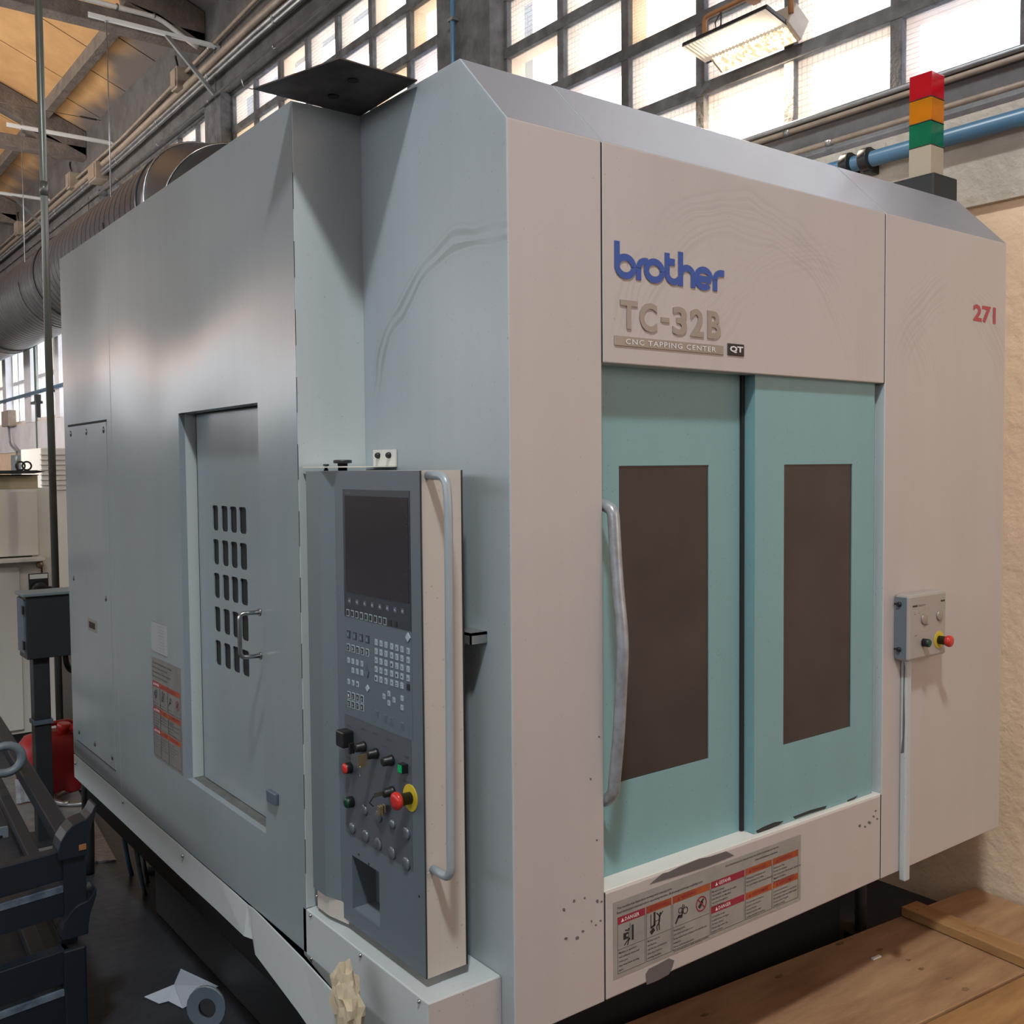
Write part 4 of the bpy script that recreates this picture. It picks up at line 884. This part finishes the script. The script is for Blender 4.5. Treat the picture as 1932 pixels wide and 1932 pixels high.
for u, v, ch in ((1015, 1530, '^'), (925, 1580, '<'), (1108, 1645, '>'), (1015, 1700, 'v'), (1255, 1615, '/'), (1255, 1785, '/')): p = kpt(u, v); key(p.y, p.z, .0105, .0115, 'keylight', None, ch)
for (u, v, s_, mm) in ((1362, 505, .0105, 'keylight'), (625, 1435, .0088, 'keylight')):
    p = kpt(u, v); m = MB(); m.prism([(PX-.003, p.y-s_, p.z), (PX-.003, p.y, p.z-s_), (PX-.003, p.y+s_, p.z), (PX-.003, p.y, p.z+s_)], (.0022, 0, 0), mm); m.build('diamond_key', pd)
for (u, v, d_) in ((622, 1030, 1), (625, 1190, -1)):
    p = kpt(u, v); m = MB(); m.prism([(PX-.003, p.y-.007, p.z-d_*.008), (PX-.003, p.y+.007, p.z-d_*.008), (PX-.003, p.y, p.z+d_*.008)], (.0022, 0, 0), 'keyslate'); m.build('arrow_key', pd)
for i in range(8):
    p = at(661+i*14.3, 1133+i*2.9, 'x', PX); m = MB().box(PX-.0022, PX-.001, p.y-.006, p.y+.006, p.z-.006, p.z+.006, 'keyslate'); m.text('F%d' % i, (PX-.0023, p.y+.004, p.z-.003), -Y, Z, .005, .007, 'white', ext=.0002, res=1); m.build('key', pd)
for u, v in ((712, 1347), (728, 1355), (740, 1360), (760, 1370)): p = at(u, v, 'x', PX); key(p.y, p.z, .011, .013, 'keyslate', 'colgrey')
m = MB()
m.text('brother', (PX-.0021, .430, 1.737), -Y, Z, .005, .022, 'colgrey', ext=.0002, res=1)
for (s_, u, v, w_) in (('MODE', 655, 1370, .022), ('OVERRIDE', 681, 1376, .03), ('EDIT', 705, 1385, .022), ('DATA PROTECT', 729, 1396, .032), ('POWER', 764, 1429, .018), ('DOOR', 728, 1466, .022), ('EMERGENCY', 761, 1474, .026), ('START', 655, 1430, .02), ('LOCK', 722, 1408, .02)):
    p = at(u, v, 'x', PX); m.text(s_, (PX-.0004, p.y, p.z), -Y, Z, .0045, w_, 'ink', ext=.0004, res=1)
m.build('panel_print', pd)
# lower operator sheet and buttons
l = MB(); l.box(PX-.0006, PX, .148, .458, .905, 1.198, mat('button_sheet', (.085, .10, .12), .45)); l.build('button_sheet', pd)
def pp(u, v): return at(u, v, 'x', PX)
n_ = Vector((-1, 0, 0))
def ctrl(u, v, prof, mats, name, lab=None, seg=20, dz=0):
    # (u, v) is the centre of the foot of the control on the plate
    p = pp(u, v); return MB().lathe((PX, p.y, p.z+dz), n_, prof, mats, seg).build(name, pd, label=lab)
p = pp(660, 1392); MB().box(PX-.030, PX, p.y-.022, p.y+.018, p.z-.018, p.z+.022, 'black').build('square_selector', pd, bevel=.004)
for u, v in ((688, 1408), (711, 1421), (740, 1434)):
    ctrl(u, v, [(0, .0125), (.008, .0125), (.009, .011), (.024, .0105), (.026, .008)], 'black', 'selector_knob')
p = pp(683, 1408); MB().box(PX-.034, PX-.022, p.y-.004, p.y+.004, p.z-.012, p.z+.012, 'black').build('knob_grip', pd)
p = pp(711, 1424); MB().box(PX-.05, PX-.026, p.y-.0012, p.y+.0012, p.z-.022, p.z+.008, 'brass').build('switch_key', pd)
MB().tube([(PX-.045, p.y+.010*math.cos(a)*.3, p.z-.030+.012*math.sin(a)) for a in [2*math.pi*j/18 for j in range(18)]], .0008, 'chrome', 6, closed=True).build('key_ring', pd)
ctrl(662, 1448, [(0, .0135), (.016, .0135), (.019, .0115), (.0195, .004)], ['black', 'red', 'red'], 'push_button', 'red round push button')
p = pp(766, 1448); m = MB().box(PX-.016, PX, p.y-.010, p.y+.010, p.z-.010, p.z+.010, 'black').box(PX-.0168, PX-.0155, p.y-.0085, p.y+.0085, p.z-.0085, p.z+.0085, 'green'); m.build('pilot_light', pd, label='green square pilot light')
p = pp(775, 1505); MB().cyl((PX, p.y, p.z), (PX-.002, p.y, p.z), .030, 'yellow', 30).build('yellow_ring', pd)
MB().lathe((PX, p.y, p.z), n_, [(0, .0135), (.028, .0135), (.030, .018), (.036, .0205), (.042, .0185), (.044, .008)], ['black', 'red', 'red', 'red', 'red'], 28).build('emergency_stop', pd, label='red mushroom stop button')
ctrl(742, 1493, [(0, .0125), (.008, .0125), (.009, .0105), (.024, .010), (.026, .007)], 'black', 'key_switch')
p = pp(720, 1500); MB().box(PX-.05, PX-.024, pp(742, 1493).y-.0012, pp(742, 1493).y+.0012, pp(742, 1493).z-.004, pp(742, 1493).z+.006, 'chrome').build('switch_key', pd)
q = pp(742, 1493); kk = MB(); kk.tube([(PX-.05, q.y, q.z), (PX-.055, q.y+.012, q.z-.018), (PX-.04, q.y+.022, q.z-.032)], .0012, 'black', 6); kk.build('key_chain', pd)
m = MB()
for i in range(3): m.box(PX-.012-.003*i, PX-.009-.003*i, q.y+.016+.007*i, q.y+.030+.007*i, q.z-.052-.006*i, q.z-.034-.003*i, 'brass')
m.build('key_bunch', pd, bevel=.001)
ctrl(665, 1512, [(0, .0135), (.016, .0135), (.019, .0115), (.0195, .004)], ['black', 'dgreen', 'dgreen'], 'push_button', 'dark green round push button')
for u, v, r in ((689, 1528, .011), (716, 1540, .012), (742, 1555, .009), (768, 1572, .012), (666, 1562, .011), (691, 1577, .0125), (715, 1592, .0125), (741, 1609, .0125), (768, 1629, .0125)):
    r *= 1.2; ctrl(u, v, [(0, r), (.004, r), (.0055, r*.88), (.0058, r*.3)], ['chrome', 'chrome', 'button_face'] if 0 else 'cap', 'blanking_cap')
for u, v in ((677, 1612), (696, 1630), (791, 1691)): p = pp(u, v); MB().lathe((PX, p.y, p.z), n_, [(0, .003), (.001, .003), (.002, .001)], 'black', 10).build('screw', pd)

# ================================================================== OTHER THINGS
# cream electrical cabinet far left
CY = 5.514
t = empty('electrical_cabinet', (-.3, CY+.3, .05), 'cream steel cabinet with rotary switch, behind the machine at far left', 'cabinet')
MB().box(-1.2, .335, CY+.01, CY+.9, .05, 1.676, 'cab').build('carcass', t, bevel=.004)
MB().box(-1.15, .22, CY-.008, CY+.012, 1.235, 1.662, 'cab').build('upper_cover', t, bevel=.003)
MB().box(-1.2, .24, CY-.10, CY+.02, 1.20, 1.225, 'cab').build('ledge', t, bevel=.004)
MB().box(-1.15, .18, CY-.004, CY+.012, 1.226, 1.233, 'gap').build('gap_strip', t)
MB().box(-1.15, .098, CY-.012, CY+.012, .08, 1.165, 'cab').build('door', t, bevel=.004)
MB().box(.235, .242, CY, CY+.012, .07, 1.2, 'gap').build('gap_strip', t)
p = at(75, 1066, 'y', CY); MB().lathe((p.x, CY+.01, p.z), (0, -1, 0), [(0, .022), (.02, .022), (.03, .018), (.031, .005)], 'brass', 18).build('indicator', t)
MB().box(p.x-.07, p.x+.05, CY-.004, CY+.01, p.z-.25, p.z-.055, 'blackbox').box(p.x-.065, p.x+.045, CY-.006, CY-.003, p.z-.09, p.z-.06, 'white').build('switch_plate', t)
MB().lathe((p.x-.008, CY-.004, p.z-.16), (0, -1, 0), [(0, .055), (.02, .05), (.025, .045), (.026, .01)], 'black', 24).box(p.x-.03, p.x+.06, CY-.055, CY-.02, p.z-.17, p.z-.145, 'black').build('rotary_switch', t)
MB().box(-1.2, .36, CY+.02, CY+.85, 0, .05, 'dark').build('plinth', t)
t2 = empty('tan_box', (-.3, CY+.2, 1.676), 'tan sheet metal box lying on top of the cream cabinet', 'box')
MB().box(-.9, .24, CY+.05, CY+.5, 1.676, 1.765, 'tan').build('body', t2, bevel=.004)
MB().box(-.9, .245, CY+.045, CY+.5, 1.765, 1.770, 'gap').build('lid_edge', t2)
t2 = empty('metal_tray', (-.2, CY+.2, 1.78), 'thin dark metal tray on the tan box', 'tray')
m = MB(); m.prism([(-.9, CY-.02, 1.775), (.20, CY-.02, 1.778), (.29, CY+.05, 1.790), (.22, CY-.02, 1.800), (-.9, CY-.02, 1.80)], (0, .45, 0), 'blackbox'); m.build('sheet', t2)
p = at(45, 886, 'y', CY+.15)
t2 = empty('coil_hoop', (p.x, CY+.15, 1.80), 'small black coil of tube standing on the dark tray', 'coil')
for i, dx in enumerate((-.03, .03)):
    MB().tube([(p.x+dx*.7+.028*math.cos(a), CY+.15+.01*i, 1.83+.028*math.sin(a)) for a in [2*math.pi*j/20 for j in range(20)]], .006, 'black', 8, closed=True).build('loop', t2)
MB().cyl((p.x-.04, CY+.15, 1.80), (p.x-.04, CY+.15, 1.93), .008, 'galv', 8).build('stem', t2)
# wall things far left
p = at(57, 843, 'x', XW-.01)
t2 = empty('fire_sign', (XW-.02, p.y, p.z), 'small red and white sign on the far wall', 'sign')
MB().box(XW-.02, XW-.001, p.y-.12, p.y+.12, p.z-.24, p.z+.24, 'white').build('board', t2)
for dz in (-.16, .16): MB().box(XW-.024, XW-.019, p.y-.11, p.y+.11, p.z+dz-.07, p.z+dz+.07, 'redink').build('red_field', t2)
p = at(16, 790, 'x', XW-.1)
t2 = empty('junction_box', (XW-.1, p.y, p.z), 'grey-beige box low on the far wall with curved cables below', 'junction box')
MB().box(XW-.16, XW-.031, p.y-.3, p.y+.3, p.z-.14, p.z+.14, 'pipebeige').build('housing', t2, bevel=.01)
MB().tube([(XW-.1, p.y, p.z-.14), (XW-.1, p.y-.05, p.z-.45), (XW-.1, p.y-.7, p.z-.62), (XW-.1, p.y-1.4, p.z-.62)], .02, 'alu', 8, rad=.3).build('cable', t2)
# wall column with green pipe, far
p = at(66, 800, 'x', XW-.06)
t2 = empty('down_pipe', (XW-.08, p.y, 0), 'green down pipe on the far wall between the windows', 'pipe')
MB().cyl((XW-.034, p.y, 0), (XW-.034, p.y, 4.6), .018, 'greenpipe', 12).build('run', t2)
q = at(50, 910, 'x', XW-.3)
t2 = empty('wall_cabinet', (2.2, 14.8, 1.0), 'plain grey cabinet standing against the far wall', 'cabinet')
MB().box(2.1, 2.44, 14.9, 16.2, 0, 2.05, 'colgrey').build('carcass', t2, bevel=.01); MB().box(2.09, 2.10, 14.95, 15.53, .1, 2.0, 'colgrey').box(2.09, 2.10, 15.56, 16.15, .1, 2.0, 'colgrey').build('door', t2)
t2 = empty('louvred_unit', (1.3, 9.6, 0), 'pale louvred housing beyond the cream cabinet beside the pole', 'housing')
MB().box(1.0, 1.9, 9.0, 9.9, 0, 2.02, 'cab').build('carcass', t2, bevel=.01)
for k in range(8): MB().box(.99, 1.9, 8.985, 9.0, 1.60+k*.05, 1.606+k*.05, 'panelside').build('louvre', t2)
# black switch box on a post
BY = 3.42
t = empty('switch_box_stand', (-.2, BY+.1, 0), 'black enclosure on a square black post beside the machine', 'switch box')
a = at(42, 1120, 'y', BY); b = at(57, 1245, 'y', BY)
MB().box(a.x+.012, -.045, BY, BY+.16, b.z, a.z-.018, 'blackbox').build('enclosure', t, bevel=.004)
MB().box(a.x, -.03, BY-.012, BY+.17, a.z-.018, a.z-.003, 'colgrey').build('rain_lid', t, bevel=.003)
MB().box(a.x+.004, a.x+.012, BY+.01, BY+.15, b.z+.03, a.z-.03, 'keyslate').build('side_door', t)
for z in (b.z+.07, a.z-.08): MB().box(a.x-.003, a.x+.006, BY+.0, BY+.03, z-.02, z+.02, 'black').build('hinge', t)
MB().box(-.255, -.18, BY+.03, BY+.105, .0, b.z+.01, 'blackbox').build('post', t, bevel=.004)
MB().box(-.262, -.173, BY+.022, BY+.112, .58, .60, 'keyslate').build('post_collar', t)
MB().box(-.33, -.10, BY-.05, BY+.20, 0, .012, 'blackbox').build('base_plate', t)
MB().tube([(-.10, BY+.08, b.z+.01), (-.09, BY+.08, b.z-.08), (-.02, BY+.12, b.z-.12), (.05, BY+.15, b.z-.10)], .014, 'black', 10, rad=.06).build('cable', t)
# red canister
t = empty('red_canister', (-.02, 4.25, 0), 'red plastic canister with spout on the floor behind the black post', 'canister')
m = MB()
prof = [(0, .82), (.02, .95), (.20, 1), (.28, .95), (.33, .75), (.35, .35)]
rs = []
for z, k in prof: rs.append([m.b.verts.new((-.01+.185*k*math.copysign(abs(math.cos(a))**.7, math.cos(a)), 4.25+.12*k*math.copysign(abs(math.sin(a))**.7, math.sin(a)), z)) for a in [2*math.pi*j/28 for j in range(28)]])
for i in range(len(rs)-1): m.bridge(rs[i], rs[i+1], 'can')
m.cap(rs[0], 'can'); m.cap(rs[-1], 'can'); m.build('body', t)
MB().lathe((.04, 4.2, .33), (.1, -.1, 1), [(0, .03), (.03, .03), (.032, .036), (.06, .036), (.065, .03)], 'red', 18).build('cap', t)
MB().tube([(.06, 4.2, .36), (.12, 4.15, .37), (.17, 4.12, .33)], [.022, .02, .012], 'red', 12).build('spout', t)
MB().tube([(-.08, 4.25, .33), (-.06, 4.25, .385), (.10, 4.27, .385), (.12, 4.27, .33)], .014, 'can', 10, rad=.03).build('handle', t)
rg_ = MB(); 
for i in range(6):
    x = -.225+i*.022; rg_.prism([(x, 4.11-.01*(i % 2), .02), (x+.022, 4.11-.01*((i+1) % 2), .02), (x+.022, 4.12, .14+.01*(i % 3)), (x, 4.12, .14+.01*((i+1) % 3))], (0, -.006, 0), 'rag')
rg_.build('white_cloth', None, label='crumpled white cloth hanging on the front of the red canister', cat='cloth')
# hoses on the floor
c = at(162, 1500, 'z', .02)
MB().tube([(c.x+.0+.16*math.cos(a), c.y+.15*math.sin(a), .015+.003*k/12) for k, a in enumerate([2*math.pi*j/24 for j in range(40)])], .012, 'galv', 8).build('grey_hose', None, label='grey hose coiled on the floor beside the canister', cat='hose')
a = at(142, 1440, 'x', -.12); 
MB().tube([(-.11, 3.08, .50), (-.13, 3.03, .35), (-.15, 2.95, .12), (-.16, 2.93, .0)], .026, 'black', 12, rad=.08).build('black_hose', None, label='thick black hose dropping to the floor at the rear corner of the machine', cat='hose')
for i, (x, y, m_, lb) in enumerate(((-.06, 2.75, 'bluepipe', 'blue hose under the rear left edge of the machine'), (-.03, 2.62, 'galv', 'pale thin hose under the machine next to the blue hose'), (-.08, 2.50, 'colgrey', 'grey-blue cable hanging under the machine, nearer the front'))):
    MB().tube([(x, y, .50), (x-.01, y-.02, .3), (x+.01, y-.04, .1), (x+.05, y+.05, .0)], .010, m_, 8, rad=.1).build('hose', None, label=lb, cat='hose')
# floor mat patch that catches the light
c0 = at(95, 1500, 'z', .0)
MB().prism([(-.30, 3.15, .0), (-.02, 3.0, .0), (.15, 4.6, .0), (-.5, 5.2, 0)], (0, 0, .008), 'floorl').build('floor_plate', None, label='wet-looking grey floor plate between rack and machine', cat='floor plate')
# --------- dark blue stacking rack at lower left
rk = empty('stacking_rack', (-.62, 1.5, 0), 'dark blue stacked steel rack with hooked corner posts at lower left', 'rack')
PXr, PYr = -.60, 1.40
def zr(u, v): return at(u, v, 'y', PYr)
pc = at(143, 1700, 'y', PYr); px0 = pc.x; pw = .066
def zz_(v): return at(150, v, 'y', PYr).z
LV = [zz_(1600), zz_(1655), zz_(1668), zz_(1722), zz_(1787), zz_(1850), zz_(1862), zz_(1925)]
MB().box(px0-pw/2, px0+pw/2, PYr, PYr+pw, LV[3]-.012, LV[0], 'rackblue').build('corner_post', rk, bevel=.006)
MB().box(px0-pw/2-.006, px0+pw/2-.006, PYr, PYr+pw, 0, LV[4], 'rackblue').build('corner_post', rk, bevel=.006)
def saddle(z, sc=1):
    m = MB(); P = [(-.5, -.05), (-.5, 0), (-.42, .035), (-.25, .07), (-.05, .095), (.15, .105), (.35, .11), (.5, .13), (.62, .16), (.68, .165), (.66, .13), (.56, .09), (.45, .05), (.38, 0), (.36, -.05)]
    m.prism([(px0+a*.085*sc, PYr-.012, z+b_*.62*sc) for a, b_ in P], (0, .075, 0), 'rackblue'); m.build('saddle', rk, bevel=.004)
saddle(LV[0]+.012, 1.1); saddle(LV[3]-.035, 1)
MB().box(px0+.01, px0+.03, PYr-.016, PYr-.012, LV[0]-.002, LV[0]+.014, 'rust').build('rust_spot', rk)
lx = at(0, 1640, 'z', LV[0]); dv = Vector((lx.x-px0, lx.y-PYr, 0)).normalized()
for (zt, zm, top) in ((LV[0], LV[1], 'rackblue'), (LV[2], LV[3], 'scuff'), (LV[4], LV[5], 'rackblue'), (LV[6], LV[7], 'scuff')):
    a = Vector((px0-.02, PYr+.032, (zt+zm)/2)); b_ = a+dv*.9
    m = MB(); m.beam(a, b_, .045, zt-zm, 'rackblue'); 
    if top == 'scuff': m.beam(a+Vector((0, 0, (zt-zm)/2)), b_+Vector((0, 0, (zt-zm)/2)), .047, .003, 'scuff'); m.beam(a+Vector((0, -.024, (zt-zm)/2-.006)), b_+Vector((0, -.024, (zt-zm)/2-.006)), .002, .02, 'scuff')
    m.build('end_rail', rk, bevel=.003)
bk = at(0, 1372, 'z', LV[0]); dv2 = Vector((bk.x-px0, bk.y-PYr, 0)).normalized()
bk2 = at(0, 1465, 'z', LV[0]-.05); 
a = Vector((px0, PYr+.05, LV[0]-.01)); MB().beam(a, a+dv2*2.6, .05, .05, 'rackblue').build('side_rail', rk, bevel=.004)
a = Vector((px0-.09, PYr+.05, LV[0]-.045)); MB().beam(a, a+dv2*2.6, .035, .03, 'rackblue').build('side_rail', rk, bevel=.004)
a = Vector((px0-.01, PYr+.05, LV[4]-.01)); MB().beam(a, a+dv2*2.4, .05, .05, 'rackblue').build('side_rail', rk, bevel=.004)
a = Vector((px0, PYr+.05, .03)); MB().beam(a, a+dv2*2.4, .05, .05, 'rackblue').build('side_rail', rk, bevel=.004)
MB().box(px0-.9, px0-.05, PYr+.1, PYr+1.8, LV[0]-.12, LV[0]-.115, 'floor').build('deck_plate', rk)
# lifting eye on the rack's far corner
e = at(10, 1433, 'z', LV[0]+.08)
m = MB(); m.tube([(e.x+.055*math.cos(q)*(1 if math.cos(q) > 0 else 1.3), e.y, e.z+.05*math.sin(q)) for q in [2*math.pi*j/20 for j in range(20)]], .016, 'colgrey', 8, closed=True); m.build('lifting_eye', rk)
e = at(8, 1572, 'z', LV[0]-.10); MB().box(e.x-.06, e.x+.012, e.y, e.y+.012, e.z-.04, e.z+.02, 'colgrey').cyl((e.x-.01, e.y-.001, e.z-.01), (e.x-.01, e.y-.002, e.z-.01), .005, 'black', 10).build('hole_bracket', rk)
# free ring lug near the bottom edge
c = at(388, 1902, 'z', .30)
t = empty('lug_post', (c.x, c.y, 0), 'grey round steel eye on a post at the bottom edge', 'lifting eye')
m = MB(); ax = Vector((.75, -.66, 0)).normalized(); nn = Vector((.66, .75, 0)).normalized()
outer = [c+ax*(.055*math.cos(q))+Z*(.05*math.sin(q)) for q in [math.pi*j/16 for j in range(17)]]; outer += [c-ax*.042-Z*.3, c+ax*.042-Z*.3]
n0 = 20; R1 = .020
ring_o = [c+ax*(.055*math.cos(q))+Z*(.060*math.sin(q)) for q in [2*math.pi*j/n0 for j in range(n0)]]; ring_i = [c+ax*(.025*math.cos(q))+Z*(.028*math.sin(q))+Vector((.004, 0, -.002)) for q in [2*math.pi*j/n0 for j in range(n0)]]
for off in (0, .012):
    A = [m.b.verts.new(p+nn*off) for p in ring_o]; Bq = [m.b.verts.new(p+nn*off) for p in ring_i]; m.bridge(A, Bq, 'keyslate', False)
    if off == 0: A0, B0 = A, Bq
m.bridge(A0, A, 'colgrey'); m.bridge(B0, Bq, 'blackbox'); m.build('eye', t)
m = MB(); q = c-Z*.052; m.hexa([q-ax*.054-Z*(q.z), q+ax*.054-Z*(q.z), q+ax*.054+nn*.012-Z*(q.z), q-ax*.054+nn*.012-Z*(q.z), q-ax*.054, q+ax*.054, q+ax*.054+nn*.012, q-ax*.054+nn*.012], 'blackbox'); m.build('stem', t)
# paper on the floor
def fp(u, v, z=.004): return at(u, v, 'z', z)
m = MB(); V = [fp(272, 1881), fp(300, 1893), fp(312, 1890), fp(326, 1860), fp(341, 1828, .03), fp(345, 1901), fp(412, 1862), fp(385, 1845)]
m.prism([fp(272, 1881), fp(300, 1894), fp(318, 1889), fp(328, 1858, .03)], (0, 0, .001), 'paper'); m.prism([fp(318, 1889), fp(345, 1903), fp(412, 1861), fp(341, 1828, .02), fp(328, 1858, .03)], (0, 0, .001), 'paper')
m.build('paper_sheet', None, label='folded pale paper sheet lying on the dark floor', cat='paper')
# crumpled masking paper stuffed in the gap
m = MB(); c = at(655, 1890, 'x', XS-.075)
sub = bmesh.ops.create_icosphere(m.b, subdivisions=3, radius=1)
k = m.mi('tape')
for f in m.b.faces: f.material_index = k
for v in sub['verts']:
    p = v.co.copy(); r = 1+.20*math.sin(7*p.x+3*p.y)*math.sin(6*p.z+2)+.12*math.sin(13*p.y+9*p.z)+random.uniform(-.05, .05)
    v.co = Vector((p.x*.03*r, p.y*.040*r, p.z*.078*r))+c+Vector((0, .012*math.sin(p.z*3), 0))
m.build('crumpled_paper', None, label='crumpled tan paper stuffed in the gap of the bent skirt', cat='paper')
# --------- wooden lids at lower right
ZP = .15
def wp_(u, v, z=ZP): return at(u, v, 'z', z)
A_, B_ = wp_(1500, 1806), wp_(1719, 1721)
ux = (B_-A_).normalized(); uy = Vector((-ux.y, ux.x, 0))
E_ = wp_(1730, 1932); dy = (E_-A_).dot(uy)
def plank(s0, s1, t0, t1, z0, z1, m): return MB().hexa([A_+ux*s+uy*t_+Z*(zz-A_.z) for zz in (z0, z1) for s, t_ in ((s0, t0), (s1, t0), (s1, t1), (s0, t1))], m)
t = empty('crate_lid', tuple(A_-Z*ZP), 'stained plywood crate lid with a pine batten in front of the machine', 'crate lid')
plank(-.93, .685, dy, 0, ZP-.018, ZP, 'wood').build('panel', t, bevel=.002)
plank(.66, 1.0, dy, 0, ZP-.018, ZP+.002, 'wood').build('panel', t, bevel=.002)
P1b = wp_(1722, 1716, ZP+.04); s_b = (P1b-A_).dot(ux)
plank(s_b-.005, s_b+.085, dy+.002, .0, ZP+.002, ZP+.036, 'wood2').build('batten', t, bevel=.003)
for tt in (-.05, -.25): 
    for ss in (.02, .06): p = A_+ux*(s_b+ss)+uy*tt; MB().cyl((p.x, p.y, ZP+.035), (p.x, p.y, ZP+.0375), .004, 'rust', 8).build('nail', t)
for ss in (-.90, .0, .9): plank(ss, ss+.08, dy+.01, -.01, 0, ZP-.018, 'wood2').build('bearer', t, bevel=.003)
for u, v, a_, b_ in ((1585, 1780, .022, .010), (1660, 1792, .018, .009), (1714, 1811, .013, .008), (1738, 1828, .014, .009), (1790, 1846, .016, .010), (1822, 1866, .016, .011), (1470, 1842, .02, .01), (1330, 1915, .02, .01)):
    c_ = wp_(u, v, ZP+.0006); mk_ = MB(); mk_.prism([c_+ux*(a_*math.cos(q)*random.uniform(.7, 1.1))+uy*(b_*math.sin(q)*random.uniform(.7, 1.1)) for q in [j*math.pi/6 for j in range(12)]], (0, 0, -.0008), 'knot'); mk_.build('knot', t)
t = empty('loose_plank', tuple(A_+uy*(dy-.3)-Z*ZP), 'orange plank lying next to the crate lid at the lower right corner', 'plank')
plank(-1.1, 1.0, dy-.5, dy-.008, ZP-.02, ZP-.003, 'wood3').build('board', t, bevel=.003); plank(-1.0, -.9, dy-.5, dy-.05, 0, ZP-.02, 'wood2').build('bearer', t)
plank(.85, .95, dy-.5, dy-.05, 0, ZP-.02, 'wood2').build('bearer', t)
p = wp_(1653, 1808); MB().beam(p-ux*.02+Z*.003, p+ux*.02+Z*.003, .01, .005, 'white').build('plastic_scrap', None, label='small clear plastic scrap lying on the plywood lid', cat='scrap')
